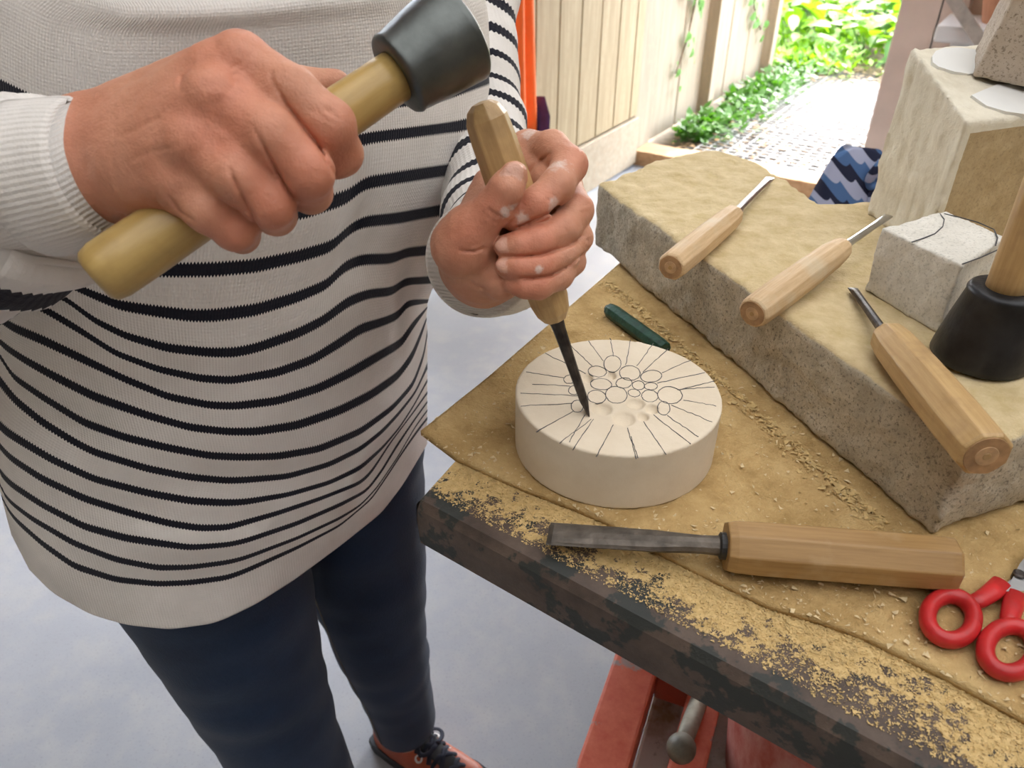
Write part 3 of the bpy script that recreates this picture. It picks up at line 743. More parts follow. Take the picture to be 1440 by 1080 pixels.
# small squared block on the slab
SB = [(.284, .556), (.312, .487), (.371, .538), (.349, .590)]
zb = ZS+.003
fsb = hullstone(prism_planes(SB, zb, zb+.054), .0007, 80, .0018)
sb = tag(sdf_mb(fsb, (.27, .47, zb-.006), (.385, .605, zb+.066), .0014).build('stone_block', 'white_stone', smooth=True), 'small pale stone block with a pencilled outline on top, beside the standing mallet', 'stone block')
pl = MB(); zz = zb+.0548
def zp(px, py): return onz(px, py, zz)
ribbon([zp(*p) for p in ((1282, 340), (1300, 334), (1315, 328), (1326, 318), (1328, 308), (1322, 300))], .0004, zz)
ribbon([zp(*p) for p in ((1328, 300), (1350, 305), (1375, 312), (1398, 322), (1403, 334), (1400, 346))], .0004, zz)
ribbon([zp(*p) for p in ((1353, 371), (1378, 362), (1405, 350))], .0004, zz)
pl.build('pencil_lines', 'pencil', sb)

# tall block: pale split side; tan front face has its shade in the colour
TB = [(.349, .722), (.356, .612), (.56, .69), (.55, .80)]
tb = empty('tall_stone_block', (.45, .70, ZS), 'tall pale limestone block with tan shade-toned face standing on the slab', 'stone block')
pt = Vector((.349, .722, 1.268)); qn = Vector((.351, .60, 1.231)); rn = Vector((.55, .69, 1.231))
tn = (rn-qn).cross(pt-qn); tn = tn if tn.z > 0 else -tn
ftb = hullstone(prism_planes(TB, ZS+.0052, 1.26, tuple(tn), tuple(pt)), .0009, 60, .002)
sl_dir = Vector((TB[0][0]-TB[1][0], TB[0][1]-TB[1][1], 0)).normalized(); ln = np.array((-sl_dir.y, sl_dir.x, 0), np.float32)
sgn = 1 if ln[0] < 0 else -1
def ftb2(P):
    d = ftb(P); s = (P-np.array((.352, .66, 0), np.float32))@(ln*sgn)
    rough = np.clip((s+.02)/.02, 0, 1); Q = P*np.array((1, 1, .18), np.float32)
    return d+rough*.0018*fbm(Q, 150, 3)
vs_, fs_ = surfnet(ftb2, (.33, .59, ZS-.004), (.58, .82, 1.30), .0026)
vs_ = np.array(vs_)
fn = np.array(fs_); nv_ = np.cross(vs_[fn[:, 2]]-vs_[fn[:, 0]], vs_[fn[:, 3]]-vs_[fn[:, 1]]); nv_ /= np.linalg.norm(nv_, axis=1)[:, None]+1e-9
fd = Vector((TB[2][0]-TB[1][0], TB[2][1]-TB[1][1], 0)).normalized(); fnrm = np.array((fd.y, -fd.x, 0))
fc_ = vs_[fn].mean(1); dist = np.abs((fc_-np.array((TB[1][0], TB[1][1], 0)))@fnrm)
front = (dist < .006) & (((fc_-np.array((TB[1][0], TB[1][1], 0)))@np.array(fd)) > .007) & (fc_[:, 2] < 1.225)
for nm, sel, mt in (('pale_side', ~front, 'tall_stone'), ('shaded_face', front, 'tall_stone_shade')):
    use = fn[sel]; ids = np.unique(use); mp = -np.ones(len(vs_), int); mp[ids] = np.arange(len(ids))
    q = MB(); q.v = [tuple(x) for x in vs_[ids]]; q.f = [tuple(mp[x]) for x in use]; q.build(nm, mt, tb, smooth=True)
# smooth white sawn patches on top of it
def topz(x, y): return pt.z-(tn.x*(x-pt.x)+tn.y*(y-pt.y))/tn.z
def on_top(px, py):
    r = (W(px, py, 1)-Vector((0, 0, CAMZ))); c0 = Vector((0, 0, CAMZ)); d = (pt-c0).dot(tn)/r.dot(tn); return c0+r*d
def patch(pxs):
    q = MB(); P = [on_top(*p)+tn.normalized()*.0022 for p in pxs]; n = len(P)
    q.v = [tuple(p) for p in P]+[tuple(p-tn.normalized()*.006) for p in P]
    q.f = [tuple(range(n)), tuple(range(n, 2*n))[::-1]]+[(i, (i+1) % n, n+(i+1) % n, n+i) for i in range(n)]; return q
patch([(1309, 82), (1314, 75), (1325, 71), (1345, 70), (1372, 73), (1384, 90), (1378, 106), (1360, 107), (1340, 104), (1318, 97), (1310, 91)]).build('cut_patch', 'smooth_plaster', tb)
patch([(1364, 137), (1378, 131), (1400, 122), (1440, 122), (1490, 130), (1490, 168), (1440, 164), (1412, 160), (1385, 152)]).build('cut_patch', 'smooth_plaster', tb)
# brown block resting on its top
bb = on_top(1366, 112); c1 = bb+tn.normalized()*.002
tN = tn.normalized()
X1 = Vector((.90, -.43, 0)); X1 = (X1-tN*X1.dot(tN)).normalized(); Z1 = (tN*.6+Vector((0, 0, 1))*.4).normalized(); X1 = (X1-Z1*X1.dot(Z1)).normalized(); Y1 = Z1.cross(X1)
cen = c1+X1*.062+Y1*.030+Z1*.034
fbb = hullstone([(cen+X1*.062, X1), (cen-X1*.062, -X1), (cen+Y1*.030, Y1), (cen-Y1*.030, -Y1), (cen+Z1*.034, Z1), (cen-Z1*.033, -Z1)], .0010, 60, .002)
tag(sdf_mb(fbb, cen-Vector((.1, .09, .08)), cen+Vector((.1, .09, .08)), .0022).build('stone_offcut', 'spotted_stone', smooth=True), 'brown spotted stone offcut resting on top of the tall block', 'stone block')

# ================================================================== TOOLS
def lerp_list(a, b, ts): return [a.lerp(b, t_) for t_ in ts]
def chisel(name, label, butt, fer, tip, r, hmat, bmat, blade='point', nside=8, group=None, collar=True, bw=.006, base=None):
    L = (fer-butt).length; d = (fer-butt).normalized()
    root = empty(name, base or Vector((fer.x, fer.y, min(butt.z, tip.z)-r)), label, 'chisel', group)
    ts = [0, .015, .05, .25, .6, .85, .96, 1.0]; rr = [.88, .97, 1.0, 1.03, 1.0, .93, .80, .62] if blade != 'flat' else [.9, .97, 1.0, 1.02, 1.03, 1.03, 1.0, .93]
    MB().sweep(lerp_list(butt, fer, ts), [r*x for x in rr], nside, ph=math.pi/nside).build('handle', hmat, root, bevel=.0010)['axis'] = list(d)
    if blade != 'flat':
        eg = MB().sweep([butt+d*.001, butt-d*.0005], [r*.80, r*.78], 24).build('end_grain', 'end_grain', root)
        MB().sweep([butt-d*.0004, butt-d*.0008], [r*.42, r*.40], 20).build('heart_ring', 'end_grain_pale', eg); MB().sweep([butt-d*.0006, butt-d*.0011], [r*.16, r*.14], 12).build('pith', 'handle_red', eg)
    if collar: MB().sweep([fer-d*.002, fer+d*.003, fer+d*.004], [r*.50, r*.50, r*.40], 20).build('ferrule', 'collar_dark', root, smooth=False)
    s = (tip-fer)
    if blade == 'flat':
        pts = lerp_list(fer, tip, [0, .12, .22, .38, .7, .97, 1.0]); up = Vector((0, 0, 1))
        MB().sweep(pts, [(.0065, .0065), (.0055, .006), (.0055, .0065), (.0045, .0085), (.0035, .0095), (.0022, .010), (.0006, .010)], 12, up=up).build('blade', bmat, root)
    else:
        pts = lerp_list(fer, tip, [0, .15, .6, .9, 1.0])
        MB().sweep(pts, [(bw*.75, bw*.75), (bw*.6, bw*.62), (bw*.5, bw*.6), (bw*.4, bw*.7), (bw*.1, bw*.75)], 10).build('blade', bmat, root, bevel=.0004)
    return root
zc = ZS+.004
def C(px, py, h): return onz(px, py, zc+h)
chisel('carving_chisel', 'chisel with clean pale octagonal handle crossing the far end of the slab', C(943, 376, .0128), C(1034, 300, .0123), C(1083, 250, .006), .0125, 'handle_pale', 'steel_bright', nside=8, collar=False, bw=.007)
chisel('carving_chisel', 'chisel with rough grained handle pointing at the small pale block', C(1058, 441, .0095), C(1186, 347, .0200), C(1250, 303, .0262), .0125, 'handle_pale', 'steel_bright', nside=10, collar=False, bw=.0055)
chisel('carving_chisel', 'chisel with golden fat octagonal handle lying below the standing mallet', C(1387, 641, .017), C(1245, 470, .014), C(1199, 405, .004), .0155, 'handle_wood', 'steel_dark', nside=8, collar=False, bw=.0055)
zm = ZT+.006
chisel('flat_chisel', 'long flat rusty chisel with plain wooden handle lying at the mat edge', onz(1341, 793, zm+.0148), onz(1020, 768, zm+.0143), onz(771, 750, zm+.004), .0165, 'handle_red', 'steel_rough', 'flat', 8)

# chisel held in the hand, tip on the disc
ctip = onz(828, 583, DZ1-.0008); ctop = W(676, 143, .435); cdir = (ctop-ctip).normalized(); CL = (ctop-ctip).length
fer = ctip+cdir*(CL*.345); 
hc = empty('held_chisel', ctip, 'octagonal wooden chisel gripped upright in the fist, tip on the disc', 'chisel')
ts = [0, .04, .1, .3, .6, .85, .93, .975, .995, 1.0]; rr = [.55, .80, .93, 1.0, 1.02, .97, .92, .72, .42, .1]
CHR = .0138
MB().sweep(lerp_list(fer, ctop, ts), [CHR*x for x in rr], 8, ph=.2).build('handle', 'handle_wood', hc, bevel=.0010)['axis'] = list(cdir)
MB().sweep(lerp_list(fer, ctip, [-.02, .1, .5, .85, 1.0]), [(.0052, .0052), (.0042, .0045), (.0034, .0038), (.003, .0042), (.0006, .0045)], 10).build('blade', 'steel_dark', hc)

def mallet(label, a, b, head0, head1, r0, r1, ra, rb, hmat, imat, base, name='mallet'):
    root = empty(name, base, label, 'mallet'); d = (head1-head0).normalized(); L = (head1-head0).length
    MB().sweep(lerp_list(a, b, [0, .012, .04, .1, .5, .9, 1.0]), [ra*.72, ra*.9, ra*.99, ra, (ra+rb)/2, rb, rb], 28).build('handle', hmat, root, smooth=True)['axis'] = list(d)
    pr = [(0.0, rb*1.02), (.0, r0*.86), (.02, r0*.95), (.06, r0*1.0), (.10, r0*.985), (.5, (r0+r1)/2), (.9, r1*.99), (.96, r1), (.99, r1*.95), (1.0, r1*.85), (1.0, r1*.02)]
    MB().sweep([head0+d*(L*t_+i*1e-6) for i, (t_, r) in enumerate(pr)], [r for t_, r in pr], 44).build('head', imat, root, smooth=True)
    return root
ma = W(133, 393, .358); mb_ = W(570, 98, .405); h0 = W(556, 108, .404); h1 = W(648, 44, .412)
mallet('iron-headed carving mallet with wooden handle raised in the fist', ma, mb_, h0, h1, .0222, .0272, .0150, .0132, 'mallet_handle', 'iron', ma, 'raised_mallet')
ms = onz(1376, 503, ZS+.005)
mallet('black iron mallet standing head down on the slab with handle up', ms+Vector((0, 0, .21)), ms+Vector((0, 0, .045)), ms+Vector((0, 0, .054)), ms, .0225, .0315, .0150, .0125, 'handle_wood', 'iron_black', ms, 'standing_mallet')

# scissors
sc = empty('scissors', onz(1390, 870, ZT+.005), 'small scissors with red plastic finger loops at the corner of the mat', 'scissors')
zsx = ZT+.0105
S_ = lambda x, y, z=0: onz(1240+(x+6)/3.6, 700+(y+38)/3.6, zsx+z)
def loop(cx, cy, a, b, tl):
    pts = []
    for i in range(33):
        an = 2*math.pi*i/32; u = a*math.cos(an); v_ = b*math.sin(an); pts.append(S_(cx+u*math.cos(tl)-v_*math.sin(tl), cy+u*math.sin(tl)+v_*math.cos(tl)))
    return pts
for cx, cy, a, b, tl, arm, nm in ((342, 570, 118, 112, .3, [(440, 500), (490, 480), (550, 440), (605, 395)], 0), (645, 730, 128, 118, -.2, [(640, 630), (640, 580), (655, 520), (680, 450)], 1)):
    P = loop(cx, cy, a, b, tl); mbx = MB().sweep(P, [(.0052, .0046)]*33, 12, cap=False, up=(0, 0, 1))
    mbx.sweep([S_(x, y) for x, y in arm], [(.0042, .0042), (.0042, .0050), (.0036, .0055), (.0030, .0060)], 12, up=(0, 0, 1))
    mbx.build('finger_loop', 'red_plastic', sc, smooth=True)
b1 = [(600, 420), (640, 470), (760, 400), (1000, 130), (985, 110), (880, 170)]; b2 = [(620, 440), (730, 440), (855, 210), (905, 65), (886, 58), (690, 300)]
for i, bl in enumerate((b1, b2)):
    q = MB(); P = [S_(*p, (i-.5)*.002) for p in bl]; z_ = zsx+(i-.5)*.0022; n = len(P)
    q.v = [(p.x, p.y, z_+.0008) for p in P]+[(p.x, p.y, z_-.0008) for p in P]; q.f = [tuple(range(n)), tuple(range(n, 2*n))[::-1]]+[(j, (j+1) % n, n+(j+1) % n, n+j) for j in range(n)]
    q.build('blade', 'steel_bright', sc)
pv = S_(683, 362); MB().sweep([pv-Vector((0, 0, .002)), pv+Vector((0, 0, .003)), pv+Vector((0, 0, .0038))], [.0035, .0035, .0024], 20).build('pivot', 'steel_dark', sc)

# green marker bar behind the disc
ga, gb = onz(855, 434, ZT+.012), onz(935, 492, ZT+.012)
gm = empty('green_crayon', gb, 'dark green dusty crayon lying behind the carved disc', 'crayon')
MB().sweep(lerp_list(ga, gb, [0, .03, .1, .9, 1.0]), [.0045, .0068, .0076, .0076, .007], 8).build('shaft', 'green_paint', gm, bevel=.0008)
MB().sweep([ga-(gb-ga)*.02, ga+(gb-ga)*.04], [.0035, .0046], 10).build('tip', 'collar_dark', gm)
# ================================================================== BACKGROUND ITEMS
# fabric bag on a stool behind the bench
bp = aty(1182, 320, 1.40); zb_ = .80
st = empty('stool', (bp.x, bp.y, 0), 'round wooden stool behind the workbench under the blue bag', 'stool')
MB().sweep([(bp.x, bp.y, zb_-.03), (bp.x, bp.y, zb_-.025), (bp.x, bp.y, zb_-.004), (bp.x, bp.y, zb_)], [.13, .14, .14, .13], 32).build('seat', 'fence_wood', st)
for i in range(4):
    a = math.pi/4+i*math.pi/2; MB().sweep([(bp.x+.09*math.cos(a), bp.y+.09*math.sin(a), zb_-.02), (bp.x+.14*math.cos(a), bp.y+.14*math.sin(a), 0)], [.016, .014], 10).build('leg', 'fence_wood', st)
bg = empty('fabric_bag', (bp.x, bp.y, zb_), 'small fabric bag with blue and navy scalloped wave pattern behind the slab', 'bag')
m = MB(); cu = []; cv = []; nu, nv = 56, 36; H = aty(1180, 207, 1.40).z-zb_
for j in range(nv+1):
    s = j/nv
    for i in range(nu):
        a = 2*math.pi*i/nu; wx = .078*(1-.22*s**3)*(1.02-.25*s if math.cos(a) < 0 else 1.0-.1*s); wy = .05*(1-.75*s**1.5)
        x = bp.x+math.copysign(abs(math.cos(a))**.6, math.cos(a))*wx; y = bp.y+math.copysign(abs(math.sin(a))**.8, math.sin(a))*wy
        z = zb_+H*s*(1-.16*max(0, math.cos(a-.0))**2-.10*max(0, -math.cos(a))**2)+.004*math.sin(a*5+s*4)
        m.v.append((x, y, z)); cu.append((x-bp.x)/.028+ (z-zb_)/.055); cv.append((z-zb_)/.020+(x-bp.x)/.030)
m.f = [(j*nu+i, j*nu+(i+1) % nu, (j+1)*nu+(i+1) % nu, (j+1)*nu+i) for j in range(nv) for i in range(nu)]+[tuple(range(nu))[::-1], tuple(nv*nu+i for i in range(nu))]
m.build('pouch', 'scallop_cloth', bg, smooth=True, attrs={'cu': cu, 'cv': cv})
kx = aty(1232, 245, 1.37); m = MB(); P = [kx+Vector((.012*math.cos(a), -.01+.012*math.sin(a*2)*.5, .022*math.sin(a))) for a in [2*math.pi*i/20 for i in range(21)]]
m.sweep(P, .009, 10); m.sweep([kx+Vector((.0, -.005, -.02)), kx+Vector((.004, -.01, -.05)), kx+Vector((-.01, -.01, -.09))], [.008, .012, .014], 10)
m.build('knot', 'scallop_cloth', bg, smooth=True, attrs={'cu': [v_[0]*38 for v_ in m.v], 'cv': [v_[2]*60 for v_ in m.v]})

# orange garment on the door leaf
def leafp(s, z, off): return HX+LD*s+WD*(.03+off)+Vector((0, 0, z))
oc = empty('orange_coat', leafp(1.5, .5, .1), 'bright orange coat hanging in folds from the plank door', 'coat')
m = MB(); nu, nv = 60, 40
for lay in (0, 1):
    for j in range(nv+1):
        z = 1.75-(1.75-.50)*j/nv; wd = .10+.17*(j/nv)**.5
        for i in range(nu+1):
            q = i/nu*2-1; fold = .025*math.sin(q*13+.5*math.sin(j*.15))*(.3+.7*j/nv)
            m.v.append(tuple(leafp(1.44+q*wd, z+.015*math.sin(q*9)*(j == nv), .09+fold-.05*q*q-lay*.012)))
N1 = (nu+1)*(nv+1); q_ = lambda i, j: j*(nu+1)+i
m.f = [(q_(i, j), q_(i+1, j), q_(i+1, j+1), q_(i, j+1)) for j in range(nv) for i in range(nu)]; m.f += [tuple(N1+k for k in f[::-1]) for f in m.f]
for bd in ([(i, 0) for i in range(nu+1)], [(i, nv) for i in range(nu+1)], [(0, j) for j in range(nv+1)], [(nu, j) for j in range(nv+1)]):
    m.f += [(q_(*a), q_(*b), N1+q_(*b), N1+q_(*a)) for a, b in zip(bd[:-1], bd[1:])]
m.build('cloth', 'orange_cloth', oc, smooth=True)
MB().sweep([leafp(1.44, 1.72, .08), leafp(1.44, 1.80, .07), leafp(1.44, 1.80, -.02)], .006, 8).build('hook', 'lever_metal', oc)
m = MB(); m.sweep([leafp(1.16, .62, .06), leafp(1.18, .55, .07), leafp(1.22, .44, .07)], [(.02, .005), (.05, .012), (.07, .016)], 14, up=WD); m.build('lining_corner', 'purple_cloth', oc)

# white cabinet with pot by the back wall
cb0 = RM(-.01, NB-.32, 0)
wc = empty('white_cabinet', cb0, 'white cabinet with overhanging top standing by the back wall', 'cabinet')
MB().box(cb0+Vector((0, 0, .42)), WD*.30, ND*.14, Vector((0, 0, .42))).build('body', 'white_plastic', wc, bevel=.006)
MB().box(cb0+Vector((0, 0, .87)), WD*.36, ND*.18, Vector((0, 0, .03))).build('top', 'white_plastic', wc, bevel=.012)
MB().box(cb0-ND*.145+Vector((0, 0, .45)), WD*.22, ND*.006, Vector((0, 0, .33))).build('door', 'white_plastic', wc, bevel=.004)
pb = cb0+WD*-.14+Vector((0, 0, .90)); po = empty('flower_pot', pb, 'terracotta flower pot on the white cabinet', 'flower pot')
MB().sweep([pb+Vector((0, 0, z)) for z in (0, .01, .14, .141, .18, .181, .15)], [.085, .09, .12, .13, .133, .118, .11], 30).build('shell', 'terracotta', po)
gp = cb0-ND*.20
def at_n(px, py, n):                       # point of a sight line on a plane parallel to the back wall
    r = W(px, py, 1)-Vector((0, 0, CAMZ)); return Vector((0, 0, CAMZ))+r*(n/r.dot(ND))
nf = NB-.32-.18; ba = at_n(1349, 12, nf-.022); bb_ = at_n(1379, 58, nf-.075); bd_ = (ba-bb_).normalized()
foot = bb_-bd_*((bb_.z-.0170)/bd_.z)
m = MB().sweep([foot, ba+bd_*.06], [(.011, .030)]*2, 4, ph=math.pi/4, up=ND); tag(m.build('grey_board', 'grey_board'), 'grey weathered board leaning against the white cabinet', 'board')

# ================================================================== PERSON
PX = Vector((-.30, .68, 0))
person = empty('person', PX, 'person in a striped cream sweater and jeans carving a disc with mallet and chisel', 'person')
def wv(*a): return np.array(W(*a), np.float32)
class Hand:
    def __init__(s): s.palm = []; s.fing = []; s.grooves = []; s.lines = []; s.hold = []; s.red = []; s.dust = []; s.nails = []; s.box = []
def hand_sdf(H, kp=.011, kf=.007, kb=.0011):
    def f(P):
        pd = None
        for a, b, ra, rb in H.palm:
            c = cone(P, a, b, ra, rb); pd = c if pd is None else smin(pd, c, kp)
        out = pd
        for fg in H.fing:
            d = None
            for a, b, ra, rb in fg['seg']:
                c = cone(P, a, b, ra, rb); d = c if d is None else smin(d, c, .0035)
            if fg.get('nail'):
                c, R, rad = fg['nail']; d = smin(d, ellipsoid(P, c, R, rad), .0006)
            dj = smin(pd, d, fg.get('k', kf)); out = smin(out, dj, kb)
        for a, b, r, dep in H.grooves:
            g = cone(P, a, b, 0, 0); out = out+dep*np.exp(-(g/r)**2)
        if H.lines:
            dv = P-np.array((0, 0, CAMZ), np.float32); dep = dv[:, 1]*CP-dv[:, 2]*SP; up_ = dv[:, 1]*SP+dv[:, 2]*CP
            X = 720+F*dv[:, 0]/dep; Y = 540-F*up_/dep
            for poly, sig, am, mx_ in H.lines:
                best = np.full(len(P), 1e9, np.float32); n_ = len(poly)-1; am_ = np.zeros(len(P), np.float32)
                for si_, ((ax, ay), (bx, by)) in enumerate(zip(poly[:-1], poly[1:])):
                    L2 = (bx-ax)**2+(by-ay)**2; t_ = np.clip(((X-ax)*(bx-ax)+(Y-ay)*(by-ay))/L2, 0, 1)
                    d2_ = (X-ax-t_*(bx-ax))**2+(Y-ay-t_*(by-ay))**2; u_ = (si_+t_)/n_; am_ = np.where(d2_ < best, np.clip(np.minimum(u_, 1.12-u_)*3.2, .0, 1), am_); best = np.minimum(best, d2_)
                out = out+am*am_*np.exp(-best/sig**2)*(dep < mx_)
        out = out-.0004*vnoise(P, 260)*.5
        for a, b, ra, rb in H.hold: out = np.maximum(out, -(cone(P, a, b, ra, rb)+.0008))
        return out
    return f
def finger(pts, rad, **kw):
    ps = [wv(*p) for p in pts]; return dict(seg=[(ps[i], ps[i+1], rad[i], rad[i+1]) for i in range(len(ps)-1)], **kw)
def nailR(c, d, nrm, rad):
    d = Vector(d).normalized(); n = Vector(nrm); n = (n-d*n.dot(d)).normalized(); s = d.cross(n)
    return (np.array(c, np.float32), [tuple(d), tuple(s), tuple(n)], rad)

# ---- hand on the mallet (palm away from the camera)
RH = Hand()
MC = {'i': (338, 86, .356), 'm': (303, 138, .346), 'r': (272, 205, .348), 'p': (246, 262, .358)}
RH.palm = [(wv(118, 190, .378), wv(*MC['i']), .0165, .0125), (wv(122, 215, .372), wv(*MC['m']), .0175, .0120), (wv(124, 238, .374), wv(*MC['r']), .0175, .0115), (wv(128, 262, .380), wv(*MC['p']), .016, .0110),
           (wv(150, 268, .385), wv(262, 292, .374), .0135, .0125), (wv(150, 180, .390), wv(300, 150, .392), .016, .014),
           (wv(118, 195, .378), wv(30, 222, .388), .0175, .020), (wv(124, 256, .380), wv(30, 272, .390), .0175, .020), (wv(30, 245, .392), wv(-100, 325, .452), .026, .032)]
RH.fing = [
    finger([MC['i'], (409, 131, .346), (463, 176, .350), (478, 216, .368), (440, 226, .398)], [.0126, .0120, .0116, .0104, .0088]),
    finger([MC['m'], (380, 190, .338), (433, 242, .345), (437, 270, .366), (395, 262, .396)], [.0122, .0118, .0114, .0098, .0084]),
    finger([MC['r'], (332, 249, .340), (380, 287, .349), (388, 303, .370), (350, 296, .394)], [.0118, .0112, .0108, .0092, .0080]),
    finger([MC['p'], (292, 297, .350), (330, 323, .358), (340, 331, .376), (310, 318, .394)], [.0110, .0098, .0094, .0082, .0072]),
    finger([(220, 160, .400), (330, 130, .418), (420, 122, .422), (472, 120, .422)], [.014, .0115, .0105, .0085]),
]
for a, b in (((150, 195, .36), (290, 90, .346)), ((160, 215, .352), (285, 135, .336)), ((165, 240, .354), (255, 200, .338)), ((170, 262, .362), (235, 250, .348))):
    RH.palm.append((wv(*a), wv(*b), .0064, .0072))
for a, b, r, dp in (((303, 76, .345), (330, 120, .335), .0022, .0010), ((382, 105, .336), (388, 128, .336), .002, .0010), ((230, 245, .345), (275, 318, .352), .0022, .0010), ((214, 262, .348), (232, 306, .352), .002, .0008), ((252, 118, .35), (256, 135, .346), .003, .0009), ((160, 160, .36), (172, 300, .366), .0022, .0010), ((455, 150, .336), (485, 170, .345), .0012, .0006), ((425, 222, .334), (452, 240, .342), .0012, .0006)):
    RH.grooves.append((wv(*a), wv(*b), r, dp))
RH.palm += [(wv(322, 112, .348), wv(384, 158, .346), .0090, .0080), (wv(290, 172, .343), wv(345, 218, .342), .0090, .0080), (wv(258, 234, .349), wv(300, 270, .350), .0085, .0075), (wv(384, 158, .347), wv(440, 208, .352), .0080, .0070), (wv(345, 218, .343), wv(398, 264, .350), .0080, .0070), (wv(300, 270, .351), wv(348, 302, .358), .0075, .0065)]
RH.palm += [(wv(340, 80, .3455), wv(340, 81, .3455), .0075, .0075), (wv(303, 133, .3355), wv(303, 134, .3355), .0075, .0075), (wv(271, 201, .338), wv(271, 202, .338), .0072, .0072), (wv(245, 259, .3485), wv(245, 260, .3485), .0070, .0070)]
RH.palm += [(wv(322, 112, .362), wv(420, 190, .360), .009, .008), (wv(290, 172, .358), wv(380, 245, .358), .009, .008), (wv(262, 235, .36), wv(330, 295, .362), .009, .008)]
RH.hold = [(np.array(ma.lerp(mb_, .06), np.float32), np.array(mb_, np.float32), .0149, .0132)]
RH.lines = [([(381, 108), (402, 146), (445, 200), (470, 246)], 2.6, .0020, .366), ([(352, 172), (385, 232), (416, 286)], 2.6, .0020, .368), ([(318, 228), (337, 270), (364, 320)], 2.6, .0020, .372),
    ([(232, 268), (252, 298), (279, 314)], 2.4, .0010, .372), ([(216, 262), (222, 288), (240, 306)], 2.4, .0007, .372), ([(163, 165), (158, 230), (172, 298)], 3.0, .0004, .385), ([(256, 102), (252, 130)], 3.0, .0008, .37), ([(166, 196), (190, 182), (225, 165)], 4, .0005, .38), ([(168, 235), (205, 215), (250, 205)], 4, .0005, .38),
    ([(452, 152), (478, 168)], 1.8, .0005, .36), ([(446, 160), (472, 177)], 1.8, .0005, .36), ([(418, 226), (446, 244)], 1.8, .0005, .36), ([(370, 272), (392, 286)], 1.8, .0005, .36), ([(320, 110), (346, 96)], 2, .0004, .36), ([(318, 100), (340, 88)], 2, .0004, .36), ([(284, 150), (312, 142)], 2, .0004, .36)]
RH.palm += [(wv(440, 206, .360), wv(464, 226, .366), .0085, .0075)]
RH.red = [(*MC['i'], .022), (*MC['m'], .018), (*MC['r'], .018), (*MC['p'], .016), (478, 205, .352, .02), (430, 255, .34, .018), (378, 292, .345, .016), (140, 220, .37, .03), (322, 330, .352, .012), (330, 180, .335, .02)]
RH.dust = [(284, 190, .336, .005)]  # pale patch puts a knuckle highlight into the skin colour
lo = np.min([wv(-80, 330, .43), wv(300, 30, .33), wv(520, 120, .33)], 0)-.02
bbp = [wv(-100, 325, .46), wv(-70, 260, .414), wv(340, 50, .34), wv(510, 200, .35), wv(330, 345, .36), wv(440, 226, .42), wv(150, 300, .39)]
vR, fR = surfnet(hand_sdf(RH, .009, .005, .0012), np.min(bbp, 0)-.03, np.max(bbp, 0)+.03, .00095)

# ---- hand on the chisel
LHn = Hand(); q = .0
RH2 = LHn
MCL = {'i': (742, 212, .503), 'm': (792, 262, .508), 'r': (798, 308, .508), 'p': (788, 352, .503)}
RH2.palm = [(wv(668, 362, .500), wv(*MCL['i']), .017, .0120), (wv(672, 372, .505), wv(*MCL['m']), .018, .0118), (wv(676, 382, .505), wv(*MCL['r']), .018, .0115), (wv(680, 388, .500), wv(*MCL['p']), .017, .0110),
            (wv(662, 372, .478), wv(650, 345, .458), .0165, .0165), (wv(690, 392, .478), wv(706, 396, .464), .012, .0105), (wv(660, 340, .465), wv(690, 262, .490), .014, .011), (wv(668, 385, .48), wv(700, 345, .470), .014, .010),
            (wv(662, 366, .500), wv(680, 330, .62), .0185, .025), (wv(684, 380, .500), wv(694, 340, .62), .0185, .027)]
toC = -np.array(W(720, 540, 1)-Vector((0, 0, CAMZ)), np.float32)
def cdirv(px, py): v_ = Vector((0, 0, CAMZ))-W(px, py, .5); return v_.normalized()
def dirpx(a, b): return (W(*b)-W(*a)).normalized()
RH2.fing = [
    finger([(650, 346, .457), (662, 322, .448), (699, 288, .437), (712, 266, .431), (723, 247, .431)], [.0165, .0140, .0108, .0098, .0080], k=.010,
           nail=nailR(W(719, 246, .4240), dirpx((712, 270, .431), (725, 236, .4305)), cdirv(722, 240)+Vector((.15, 0, .25)), (.0080, .0056, .0022))),
    finger([MCL['i'], (776, 208, .482), (801, 232, .468), (783, 262, .452), (754, 288, .446), (722, 304, .448)], [.0120, .0105, .0106, .0102, .0098, .0088], k=.005),
    finger([MCL['m'], (811, 296, .474), (792, 322, .458), (756, 340, .448), (730, 346, .446), (712, 347, .447)], [.0118, .0102, .0100, .0090, .0082, .0070], k=.004,
           nail=nailR(W(708, 345, .4412), dirpx((740, 346, .446), (706, 346, .447)), cdirv(705, 345)+Vector((-.3, 0, .35)), (.0050, .0042, .0018))),
    finger([MCL['r'], (811, 334, .474), (792, 358, .460), (756, 375, .449), (730, 376, .447), (712, 375, .448)], [.0115, .0096, .0094, .0085, .0078, .0066], k=.004,
           nail=nailR(W(708, 373, .4427), dirpx((740, 376, .446), (706, 374, .447)), cdirv(705, 374)+Vector((-.3, 0, .35)), (.0048, .0040, .0018))),
    finger([MCL['p'], (803, 368, .474), (786, 387, .462), (758, 402, .452), (738, 402, .451), (722, 398, .453)], [.0108, .0086, .0084, .0076, .0070, .0062], k=.004),
]
for a, b, r, dp in (((688, 296, .428), (706, 305, .43), .0012, .0008), ((692, 304, .43), (712, 312, .434), .0012, .0008), ((714, 290, .422), (728, 298, .424), .0012, .0007), ((650, 352, .44), (682, 350, .445), .0016, .0009), ((655, 312, .432), (640, 330, .436), .002, .0005), ((660, 385, .455), (672, 398, .456), .0018, .0008),
                     ((812, 302, .46), (828, 300, .466), .0010, .0006), ((808, 340, .46), (826, 338, .466), .0010, .0006), ((755, 272, .438), (770, 282, .438), .001, .0005)):
    RH2.grooves.append((wv(*a), wv(*b), r, dp))
RH2.palm += [(wv(745, 222, .500), wv(772, 258, .478), .010, .009)]
